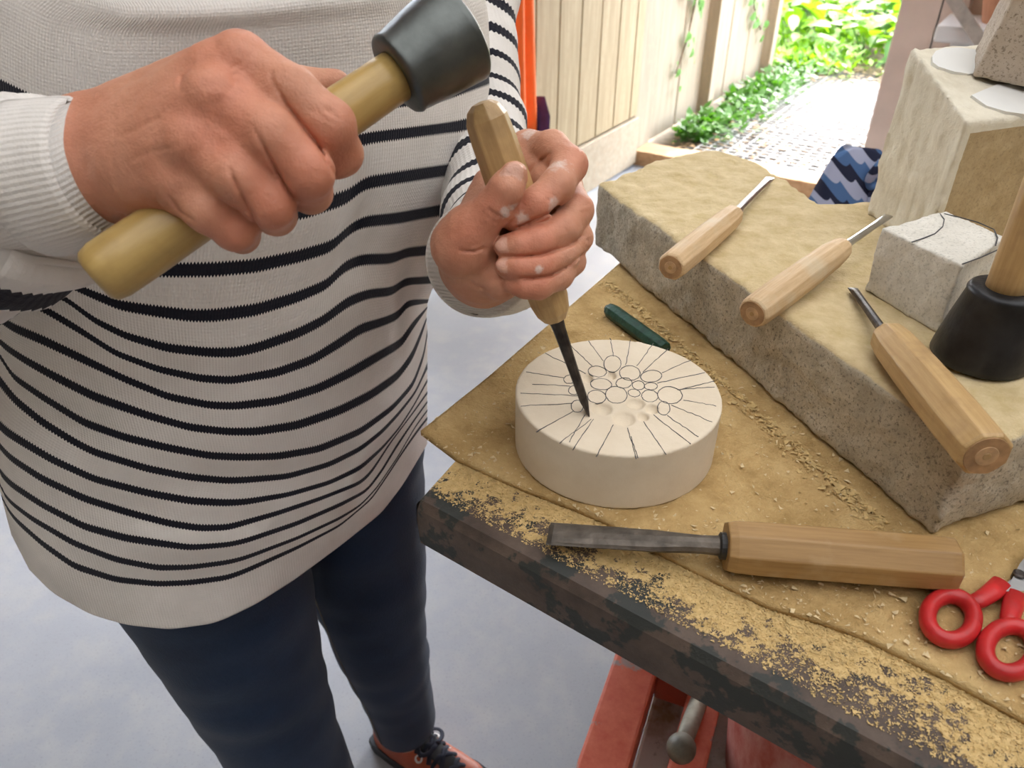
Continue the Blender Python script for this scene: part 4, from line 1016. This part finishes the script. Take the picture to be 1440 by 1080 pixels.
RH2.hold = [(np.array(fer.lerp(ctop, .12), np.float32), np.array(fer.lerp(ctop, .9), np.float32), CHR*.93, CHR*.93)]
RH2.lines = [([(808, 264), (773, 300), (741, 313), (722, 322)], 2.4, .0022, .475), ([(700, 360), (725, 361), (760, 359), (800, 346), (822, 330)], 2.2, .0022, .478), ([(712, 388), (742, 392), (775, 388), (802, 372), (818, 358)], 2.2, .0020, .478), ([(741, 250), (750, 234), (774, 216)], 2.2, .0016, .49),
    ([(678, 298), (690, 309), (704, 316)], 1.6, .0008, .455), ([(684, 292), (698, 302), (714, 308)], 1.6, .0008, .455), ([(716, 286), (730, 298)], 1.5, .0006, .45), ([(712, 291), (726, 303)], 1.5, .0006, .45), ([(648, 353), (668, 354), (682, 347)], 2.0, .0010, .46), ([(655, 388), (668, 402), (690, 408)], 2.2, .0010, .47), ([(652, 346), (676, 344)], 1.6, .0005, .46),
    ([(812, 292), (829, 286)], 1.6, .0006, .48), ([(812, 300), (830, 296)], 1.6, .0006, .48), ([(752, 334), (760, 346)], 1.6, .0005, .46), ([(772, 270), (784, 280)], 1.6, .0005, .47), ([(792, 318), (800, 330)], 1.6, .0004, .47)]
RH2.red = [(700, 292, .43, .014), (655, 335, .437, .016), (815, 238, .465, .016), (760, 345, .44, .014), (735, 404, .445, .014), (755, 378, .44, .012), (770, 290, .44, .012), (730, 305, .44, .01)]
RH2.dust = [(786, 243, .452, .010), (778, 288, .442, .007), (712, 300, .428, .006), (724, 296, .428, .005), (813, 305, .465, .006), (806, 366, .462, .005), (758, 378, .44, .004), (735, 308, .44, .006), (745, 192, .49, .008)]
bbp = [wv(690, 335, .63), wv(608, 350, .46), wv(720, 200, .43), wv(840, 300, .47), wv(740, 190, .52), wv(700, 425, .46), wv(835, 330, .53)]
vL, fL = surfnet(hand_sdf(RH2, .011, .006, .0018), np.min(bbp, 0)-.028, np.max(bbp, 0)+.028, .00095)

def skincol(V, H):
    V = V.astype(np.float32); c = np.zeros((len(V), 4), np.float32); c[:, 3] = 1
    for *p, r in H.red: c[:, 0] += np.exp(-(np.linalg.norm(V-wv(*p), axis=1)/r)**2)
    for *p, r in H.dust: c[:, 1] = np.maximum(c[:, 1], np.exp(-(np.linalg.norm(V-wv(*p), axis=1)/r)**2))
    for fg in H.fing:
        if fg.get('nail'):
            n_, R, rad = fg['nail']; d = ellipsoid(V, n_, R, rad); c[:, 2] = np.maximum(c[:, 2], (d < .00035).astype(np.float32))
    return np.clip(c, 0, 1)
cR, cL = skincol(vR, RH), skincol(vL, RH2)
# ---- rest of the body (inside the clothes), neck and head above the frame
SHR, SHL = Vector((-.46, .60, 1.315)), Vector((-.115, .80, 1.315))
HC = Vector((-.245, .60, 1.565)); fwd = Vector((.50, -.75, -.42)).normalized(); rgt = fwd.cross(Vector((0, 0, 1))).normalized(); hup = rgt.cross(fwd)
def fbody(P):
    g = lambda a, b, ra, rb: cone(P, tuple(a), tuple(b), ra, rb)
    d = g((-.30, .69, .95), (-.29, .69, 1.22), .105, .105)
    d = smin(d, g(SHR+Vector((.05, .02, -.01)), SHL-Vector((.05, .02, .01)), .035, .035), .08)
    d = smin(d, g((-.285, .70, 1.30), HC-hup*.06-fwd*.02, .052, .05), .04)
    hd = ellipsoid(P, tuple(HC), [tuple(rgt), tuple(fwd), tuple(hup)], (.072, .092, .108))
    hd = smin(hd, ellipsoid(P, tuple(HC+fwd*.045-hup*.065), [tuple(rgt), tuple(fwd), tuple(hup)], (.05, .05, .052)), .03)
    hd = smin(hd, g(HC+fwd*.088+hup*.005, HC+fwd*.108-hup*.032, .009, .013), .012)
    hd = smin(hd, g(HC+fwd*.088-hup*.063-rgt*.018, HC+fwd*.088-hup*.063+rgt*.018, .008, .008), .006)
    for s in (-1, 1):
        hd = smin(hd, ellipsoid(P, tuple(HC+rgt*s*.074-hup*.012), [tuple(rgt), tuple(fwd), tuple(hup)], (.009, .020, .032)), .006)
        e = np.linalg.norm(P-np.array(HC+fwd*.085+rgt*s*.031+hup*.008, np.float32), axis=1)-.012; hd = np.minimum(-smin(-hd, e, .006), e+.001)
    d = smin(d, hd, .02)
    d = smin(d, g((-.38, .60, .90), (-.305, .575, .48), .075, .05), .05); d = smin(d, g((-.305, .575, .48), (-.277, .60, .10), .05, .034), .02)
    d = smin(d, g((-.21, .74, .90), (-.195, .74, .50), .075, .05), .05); d = smin(d, g((-.195, .74, .50), (-.192, .80, .10), .05, .034), .02)
    return d
vB, fB = surfnet(fbody, (-.56, .40, .05), (-.02, .92, 1.70), .006)
cB = np.zeros((len(vB), 4)); cB[:, 3] = 1
V = np.concatenate([vR, vL, vB]); FC = [tuple(x) for x in fR.tolist()]+[tuple(x) for x in (fL+len(vR)).tolist()]+[tuple(x) for x in (fB+len(vR)+len(vL)).tolist()]
m = MB(); m.v = [tuple(x) for x in V.tolist()]; m.f = FC
m.build('body', 'skin', person, smooth=True, attrs={'skin': np.concatenate([cR, cL, cB])})
def fhair(P):
    d = ellipsoid(P, tuple(HC-fwd*.012+hup*.012), [tuple(rgt), tuple(fwd), tuple(hup)], (.086, .102, .116))
    cut = -((P-np.array(HC+fwd*.035-hup*.01, np.float32))@np.array(-fwd*.8+hup*.6, np.float32))
    low = -((P-np.array(HC-hup*.07, np.float32))@np.array(hup, np.float32))
    return np.maximum(np.maximum(d, cut), low)+.002*vnoise(P*np.array((1, 1, .3), np.float32), 180)
sdf_mb(fhair, HC-Vector((.14, .14, .14)), HC+Vector((.14, .14, .16)), .004).build('hair', 'hair', person, smooth=True)

# ---- sweater: knitted rows follow the curves of the stripes
ROWS = {
 0: [(-30, 105), (60, 150), (150, 170), (250, 170), (350, 165), (450, 155), (540, 146), (615, 138), (688, 110)],
 1: [(-30, 165), (60, 215), (150, 240), (250, 243), (350, 235), (430, 215), (522, 193), (585, 185), (648, 177), (690, 165)],
 2: [(-30, 235), (60, 280), (150, 305), (250, 314), (350, 310), (430, 297), (490, 277), (512, 258), (577, 247), (665, 234), (682, 228)],
 3: [(-25, 300), (60, 350), (150, 375), (234, 380), (300, 379), (359, 374), (418, 361), (466, 347), (492, 322), (510, 312), (558, 307), (623, 295), (655, 288)],
 4: [(-20, 345), (40, 377), (101, 402), (166, 429), (207, 436), (267, 444), (300, 444), (359, 436), (418, 418), (460, 400), (484, 375), (507, 365), (553, 364), (570, 355), (596, 353), (625, 348)],
 5: [(-15, 378), (40, 398), (92, 420), (133, 451), (178, 473), (237, 490), (296, 496), (330, 496), (359, 490), (418, 469), (454, 451), (490, 424), (519, 413), (553, 410), (568, 396), (602, 394), (612, 393)],
 6: [(-12, 402), (30, 419), (65, 436), (110, 463), (163, 497), (222, 519), (281, 532), (325, 535), (389, 524), (439, 506), (478, 482), (507, 462), (537, 453), (560, 444), (572, 426), (602, 424)],
 7: [(-12, 440), (18, 461), (59, 478), (119, 506), (178, 534), (237, 558), (296, 570), (330, 571), (389, 564), (448, 546), (493, 524), (537, 498), (565, 482), (580, 458), (598, 436), (601, 432)],
 8: [(-12, 470), (10, 490), (36, 507), (74, 528), (133, 558), (207, 584), (267, 601), (320, 607), (359, 607), (418, 598), (478, 577), (522, 555), (560, 528), (580, 500), (592, 470), (600, 448)],
 9: [(-10, 488), (0, 500), (18, 530), (59, 558), (119, 595), (178, 616), (237, 630), (296, 641), (340, 643), (389, 642), (448, 632), (507, 607), (552, 574), (581, 541), (596, 500), (601, 467)],
 10: [(-8, 522), (0, 536), (21, 562), (59, 593), (104, 621), (133, 636), (207, 659), (267, 671), (320, 676), (344, 675), (404, 670), (463, 653), (507, 631), (537, 607), (561, 581), (584, 552), (601, 515)],
 11: [(-8, 590), (6, 606), (30, 621), (74, 647), (133, 674), (207, 693), (267, 704), (314, 707), (344, 706), (404, 696), (463, 679), (507, 658), (537, 631), (561, 603), (581, 572), (601, 535)],
 12: [(-8, 615), (0, 628), (15, 644), (59, 673), (119, 701), (178, 720), (237, 736), (281, 743), (320, 742), (344, 735), (389, 722), (448, 702), (507, 679), (522, 664), (549, 622), (581, 580), (601, 552)],
 13: [(-6, 650), (0, 665), (15, 681), (59, 710), (119, 741), (178, 757), (267, 770), (320, 766), (344, 761), (418, 736), (478, 710), (516, 690), (537, 662), (556, 630), (583, 590), (601, 565)],
 14: [(-2, 678), (4, 693), (15, 707), (44, 729), (104, 764), (163, 787), (222, 799), (267, 798), (320, 791), (344, 785), (418, 757), (478, 729), (507, 711), (530, 686), (560, 642), (584, 600), (601, 577)],
 15: [(2, 698), (9, 713), (21, 730), (59, 764), (104, 796), (163, 815), (222, 821), (267, 819), (320, 812), (344, 803), (418, 770), (478, 739), (522, 702), (545, 668), (567, 634), (588, 604), (601, 588)],
 16: [(10, 730), (18, 752), (45, 784), (90, 820), (130, 837), (180, 848), (230, 852), (275, 850), (320, 842), (359, 826), (413, 795), (478, 752), (530, 708), (560, 668), (585, 632), (601, 605)],
 17: [(16, 752), (22, 768), (30, 790), (74, 834), (127, 864), (178, 879), (237, 885), (296, 877), (320, 868), (359, 849), (413, 815), (478, 767), (537, 720), (567, 681), (588, 646), (601, 624)],
}
NC = 96
def rowpts(poly, w):
    pa = np.array(poly, float); 
    xs = pa[:, 0]; ys = pa[:, 1]
    # smooth resample by arc parameter
    s = np.concatenate([[0], np.cumsum(np.hypot(np.diff(xs), np.diff(ys)))]); s /= s[-1]
    g = np.linspace(0, 1, 400); X = np.interp(g, s, xs); Y = np.interp(g, s, ys)
    kk = np.exp(-np.linspace(-2, 2, 25)**2); kk /= kk.sum()
    Xs = np.convolve(np.pad(X, 12, 'edge'), kk, 'valid'); Ys = np.convolve(np.pad(Y, 12, 'edge'), kk, 'valid')
    Xs[0], Ys[0], Xs[-1], Ys[-1] = X[0], Y[0], X[-1], Y[-1]
    th = np.arctan2((Xs-720)/F, CP+SP*(540-Ys)/F); thL, thR = th[0], th[-1]
    th = np.maximum.accumulate(th)
    qq = -np.cos(np.linspace(0, math.pi, NC)); want = (thL+thR)/2+qq*(thR-thL)/2
    Xq = np.interp(want, th+np.linspace(0, 1e-6, 400), Xs); Yq = np.interp(want, th+np.linspace(0, 1e-6, 400), Ys)
    return Xq, Yq, qq
def row3d(poly, w):
    X, Y, qq = rowpts(poly, w); out = []
    rc = .705; b = .150+.012*min(1, max(0, (w-3)/8)); sk = .055
    for x, y, q in zip(X, Y, qq):
        u = (540-y)/F; xn = (x-720)/F; h = CP+SP*u; pl = math.hypot(xn, h)
        rho = rc-b*math.sqrt(max(0, 1-q*q))+sk*q
        # folds
        rho += .010*math.exp(-((x-498)/14)**2)*math.exp(-((y-320)/70)**2)
        rho += .012*math.exp(-((x-562)/9)**2)*math.exp(-((y-430)/60)**2)
        fx = 530+ (640-y)*.55
        rho += .008*math.sin((x-fx)/9.0)*math.exp(-((x-fx)/30)**2)*math.exp(-((y-640)/75)**2)
        rho += .005*math.sin(y/22.0+x/160)*math.exp(-((x-330)/220)**2)*(1 if w > 9 else .3)
        rho += .006*math.exp(-((y-(735+.0*x))/14)**2)*math.exp(-((x-330)/140)**2)
        rho -= .0022 if w == 16 else 0
        t_ = rho/pl; out.append((xn*t_, h*t_, CAMZ+(-SP+CP*u)*t_))
    return np.array(out)
R3 = {r: row3d(p, r) for r, p in ROWS.items()}
# rows above the first stripe, up to shoulders and neckline
def shift_row(poly, dy, squeeze=0.0): return [(x+(330-x)*squeeze, y-dy) for x, y in poly]
R3[-1] = row3d(shift_row(ROWS[0], 60), -1); R3[-2] = row3d(shift_row(ROWS[0], 118, .02), -2); R3[-3] = row3d(shift_row(ROWS[0], 172, .10), -3)
def ringz(c, rx, ry, z, ang=math.radians(31)):
    P = []
    for q in -np.cos(np.linspace(0, math.pi, NC)):
        a = math.asin(max(-1, min(1, q))); lx = rx*math.sin(a); ly = -ry*math.cos(a)
        P.append((c[0]+lx*math.cos(ang)-ly*math.sin(ang), c[1]+lx*math.sin(ang)+ly*math.cos(ang), z))
    return np.array(P)
cz = lambda r: R3[r].mean(0)
R3[-4] = ringz((-.285, .70), .185, .115, 1.385)*.8+R3[-3]*.2; R3[-5] = ringz((-.28, .70), .11, .085, 1.415); R3[-6] = ringz((-.28, .695), .085, .078, 1.425)
keys = sorted(R3)
back = {}
for r in keys:
    P = R3[r]; a, b = P[-1], P[0]; c = (a+b)/2; half = (a-b)/2; dv = c[:2]/np.linalg.norm(c[:2]); ry = .13 if r > -4 else np.linalg.norm(half)*.8
    bk_ = []
    for an in np.linspace(0, math.pi, 42)[1:-1]:
        p = c+half*math.cos(an); p = p.copy(); p[:2] += dv*ry*math.sin(an); bk_.append(p)
    back[r] = np.concatenate([P, np.array(bk_)])
# smooth laterally-aligned catmull interpolation between rows
def cat(p0, p1, p2, p3, t_): return .5*((2*p1)+(-p0+p2)*t_+(2*p0-5*p1+4*p2-p3)*t_*t_+(-p0+3*p1-3*p2+p3)*t_**3)
SUB = 7; m = MB(); stripe = []; stitch = []; NT_ = len(back[0]); rows = []
for i in range(len(keys)-1):
    p0, p1, p2, p3 = back[keys[max(i-1, 0)]], back[keys[i]], back[keys[i+1]], back[keys[min(i+2, len(keys)-1)]]
    for k in range(SUB+(1 if i == len(keys)-2 else 0)):
        rows.append((keys[i]+k/SUB, cat(p0, p1, p2, p3, k/SUB)))
# hem turned in
last = rows[-1][1]; cen_ = last.mean(0)
for dz_, sc_ in ((-.002, .99), (.004, .975), (.05, .88)):
    q = cen_+(last-cen_)*sc_; q[:, 2] = last[:, 2]+dz_; rows.append((17.2, q))
arc = np.concatenate([[0], np.cumsum(np.linalg.norm(np.diff(rows[len(rows)//2][1], axis=0), axis=1))]); st_ = arc/.0024
for rv, P in rows:
    rv2 = rv
    for c_i, p in enumerate(P):
        m.v.append(tuple(p)); stripe.append(rv2); stitch.append(st_[c_i])
m.f = [(i*NT_+j, i*NT_+(j+1) % NT_, (i+1)*NT_+(j+1) % NT_, (i+1)*NT_+j) for i in range(len(rows)-1) for j in range(NT_)]
# sleeves
def sleeve(path, rad, stripes, n=56, sub=14, wob=.004, up=(0, 0, 1)):
    P = [np.array(p) for p in path]; pts = []; rr = []; sv = []
    for i in range(len(P)-1):
        a = [P[max(i-1, 0)], P[i], P[i+1], P[min(i+2, len(P)-1)]]
        for k in range(sub+(1 if i == len(P)-2 else 0)):
            t_ = k/sub; pts.append(Vector(cat(*a, t_))); rr.append(rad[i]+(rad[i+1]-rad[i])*(t_*t_*(3-2*t_))); sv.append(i+t_)
    q = MB(); q.sweep(pts, rr, n, cap=False, up=up); k0 = len(m.v)
    for idx, vtx in enumerate(q.v):
        i = idx//n; c = pts[i]; d = Vector(vtx)-c; wv_ = 1+wob/rr[i]*(mnoise.noise(Vector(vtx)*26)*1.6+.5*math.sin(i*.75+3*mnoise.noise(Vector(vtx)*9)))
        m.v.append(tuple(c+d*wv_))
        stripe.append(np.interp(sv[i], [s for s, _ in stripes], [v_ for _, v_ in stripes])); stitch.append((idx % n)*1.0)
    m.f.extend([tuple(x+k0 for x in f) for f in q.f])
rs = [tuple(SHR+Vector((.09, .02, .03))), tuple(SHR), tuple(W(-190, 60, .58)), tuple(W(-250, 330, .50)), tuple(W(-90, 330, .455)), tuple(W(5, 303, .418)), tuple(W(52, 262, .402)), tuple(W(84, 248, .388))]
sleeve(rs, [.098, .088, .068, .064, .058, .050, .043, .036], [(0, 2.0), (1, 4.0), (2, 7.0), (3, 9.5), (4, 12.6), (4.55, 13.6), (5.1, 14.0), (5.45, 14.45), (6.0, 14.7), (6.3, 15.6), (7, 15.8)], wob=.005)
ls = [tuple(SHL-Vector((.09, .03, -.03))), tuple(W(640, -90, .84)), tuple(W(664, 60, .80)), tuple(W(672, 170, .76)), tuple(W(694, 285, .67)), tuple(W(704, 348, .615)), tuple(W(698, 359, .562))]
sleeve(ls, [.080, .066, .046, .045, .045, .0465, .0435], [(0, -2), (.6, -1), (1, 1), (2, 4.4), (3, 7.5), (4, 11), (5, 14), (6, 15.6)], wob=.003)
m.build('sweater', 'knit', person, smooth=True, attrs={'stripe': stripe, 'stitch': stitch})
# ribbed cuffs
def cuff(p_out, p_in, r_out, r_in, name='cuff', roll=.0035):
    a, b = Vector(p_out), Vector(p_in); d = (a-b).normalized()
    prof = [(b, r_in-.001), (b+d*.001, r_in+.002), (b.lerp(a, .3), r_in*.7+r_out*.3+.002), (b.lerp(a, .7), r_in*.3+r_out*.7+.0025), (a-d*.002, r_out+.0022), (a+d*.0012, r_out+.001), (a+d*.0014, r_out-.0004), (a-d*.001, r_out-.0016), (a-d*.02, r_out-.0018), (b-d*.03, r_in-.002)]
    q = MB().sweep([p for p, r in prof], [r for p, r in prof], 72, cap=False)
    return q.build(name, 'knit', person, smooth=True, attrs={'stripe': [-3+.5*(i//72)*.2 for i in range(len(q.v))], 'stitch': [(i % 72)*1.0 for i in range(len(q.v))]})
cuff(W(140, 237, .374), W(58, 253, .382), .0318, .0362)
cuff(W(674, 366, .505), W(700, 360, .550), .0360, .0410)

# ---- jeans
m = MB()
def leg(path, rad, n=44):
    P = [np.array(p) for p in path]; pts = []; rr = []
    for i in range(len(P)-1):
        a = [P[max(i-1, 0)], P[i], P[i+1], P[min(i+2, len(P)-1)]]
        for k in range(12+(1 if i == len(P)-2 else 0)):
            pts.append(Vector(cat(*a, k/12))); rr.append(rad[i]+(rad[i+1]-rad[i])*k/12)
    q = MB(); q.sweep(pts, rr, n, cap=False, up=(0, -1, 0)); k0 = len(m.v)
    for idx, vtx in enumerate(q.v):
        i = idx//n; c = pts[i]; d = Vector(vtx)-c; p = Vector(vtx)
        wr = 1+.045*mnoise.noise(Vector((p.x*9, p.y*9, p.z*22)))+.03*math.sin(p.z*70+6*mnoise.noise(p*7))*max(0, mnoise.noise(p*6)+.3)
        m.v.append(tuple(c+d*wr))
    m.f.extend([tuple(x+k0 for x in f) for f in q.f]); return pts, rr
leg([(-.345, .60, .95), (-.335, .592, .80), (-.318, .580, .62), (-.300, .575, .45), (-.287, .59, .28), (-.277, .60, .12)], [.118, .108, .088, .072, .064, .056])
pL, rL = leg([(-.215, .735, .95), (-.208, .735, .80), (-.202, .735, .62), (-.198, .742, .45), (-.194, .775, .28), (-.192, .800, .135)], [.112, .100, .084, .070, .060, .054])
k0 = len(m.v); q = MB(); q.sweep([(-.30, .68, .76), (-.30, .68, .86), (-.295, .685, 1.02)], [(.105, .15), (.125, .178), (.12, .17)], 44, cap=False, up=(.5, -.86, 0)); m.v += q.v; m.f += [tuple(x+k0 for x in f) for f in q.f]
jeans = m.build('jeans', 'denim', person, smooth=True)
sm = MB(); c0 = Vector((0, 0, CAMZ))
pts = []
for p, r in list(zip(pL, rL))[12:]:
    v_ = Vector((-.62, -.78, 0)).normalized(); pts.append(p+v_*(r*1.015+.001))
sm.sweep(pts, .0011, 6); sm.build('seam', 'denim_stitch', jeans)

# ---- shoes
def shoe(ankle, heading, name='shoe'):
    d = Vector((math.cos(heading), math.sin(heading), 0)); s = Vector((-d.y, d.x, 0)); b = Vector((ankle.x, ankle.y, 0))-d*.075
    def sp(x, y, z): return b+d*x+s*y+Vector((0, 0, z))
    prof = [(0, .024), (.012, .031), (.05, .034), (.10, .034), (.15, .041), (.19, .045), (.225, .042), (.245, .030), (.255, .014)]
    outline = [sp(x, y, 0) for x, y in prof]+[sp(x, -y, 0) for x, y in prof[::-1]]
    sole = MB(); n = len(outline)
    for z, sc_ in ((0, 1.02), (.012, 1.06), (.026, 1.04)):
        cc = sp(.125, 0, 0); sole.v += [tuple(cc+(p-cc)*sc_+Vector((0, 0, z))) for p in outline]
    sole.f = [(i*n+j, i*n+(j+1) % n, (i+1)*n+(j+1) % n, (i+1)*n+j) for i in range(2) for j in range(n)]+[tuple(range(n))[::-1], tuple(2*n+j for j in range(n))]
    sole.build('shoe_sole', 'shoe_dark', person)
    up_ = MB(); secs = [(.004, .022, .085), (.02, .030, .10), (.055, .034, .105), (.095, .035, .092), (.13, .037, .075), (.165, .042, .060), (.20, .043, .050), (.232, .034, .042), (.248, .018, .036)]
    N = 20
    for x, y, h in secs:
        for j in range(N+1):
            a = math.pi*j/N; up_.v.append(tuple(sp(x, y*math.copysign(abs(math.cos(a))**.7, math.cos(a)), .024+(h-.024)*math.sin(a)**.8)))
    up_.f = [(i*(N+1)+j, i*(N+1)+j+1, (i+1)*(N+1)+j+1, (i+1)*(N+1)+j) for i in range(len(secs)-1) for j in range(N)]
    shoe_o = up_.build('shoe_upper', 'shoe_leather', person, smooth=True)
    tg = MB(); tg.sweep([sp(.075, 0, .115), sp(.11, 0, .092), (sp(.15, 0, .070)), sp(.185, 0, .058)], [(.006, .020), (.006, .018), (.005, .016), (.004, .013)], 14, up=(0, 0, 1)); tg.build('shoe_tongue', 'shoe_dark', shoe_o, smooth=True)
    tc = MB(); secs2 = [(.222, .040, .046), (.24, .030, .042), (.257, .012, .034)]
    for x, y, h in secs2:
        for j in range(N+1):
            a = math.pi*j/N; tc.v.append(tuple(sp(x, y*1.02*math.copysign(abs(math.cos(a))**.7, math.cos(a)), .022+(h+.002-.022)*math.sin(a)**.8)))
    tc.f = [(i*(N+1)+j, i*(N+1)+j+1, (i+1)*(N+1)+j+1, (i+1)*(N+1)+j) for i in range(2) for j in range(N)]; tc.build('toe_cap', 'shoe_dark', shoe_o, smooth=True)
    for i in range(4):
        x = .092+.026*i; z = .104-.013*i
        for sg in (-1, 1):
            L = MB(); L.sweep([sp(x, -.024*sg, z-.016), sp(x+.006, -.008*sg, z+.001), sp(x+.014, .008*sg, z-.003), sp(x+.020, .024*sg, z-.024)], [(.003, .0045)]*4, 8, up=(0, 0, 1)); L.build('lace', 'lace_navy', shoe_o, smooth=True)
            E = MB(); c = sp(x, .0265*sg, z-.020); E.sweep([c+d*(.0062*math.cos(a))+Vector((0, 0, 1))*(.0062*math.sin(a)*.7)+s*sg*(-.0045*math.sin(a)) for a in [2*math.pi*k/12 for k in range(13)]], .0019, 6, cap=False); E.build('eyelet', 'eyelet', shoe_o, smooth=True)
    for sg in (-1, 1):
        B = MB(); c = sp(.10, 0, .112)
        B.sweep([c+d*.01+s*sg*(.020*math.sin(a)*1.3+.002)+d*(.016*(1-math.cos(a)))-Vector((0, 0, .008+.010*abs(math.sin(a)))) for a in [math.pi*k_/12 for k_ in range(13)]], [(.0018, .004)]*13, 8, up=(0, 0, 1)); B.build('lace_bow', 'lace_navy', shoe_o, smooth=True)
shoe(Vector((-.190, .812, 0)), math.radians(-32))
shoe(Vector((-.275, .605, 0)), math.radians(-55))
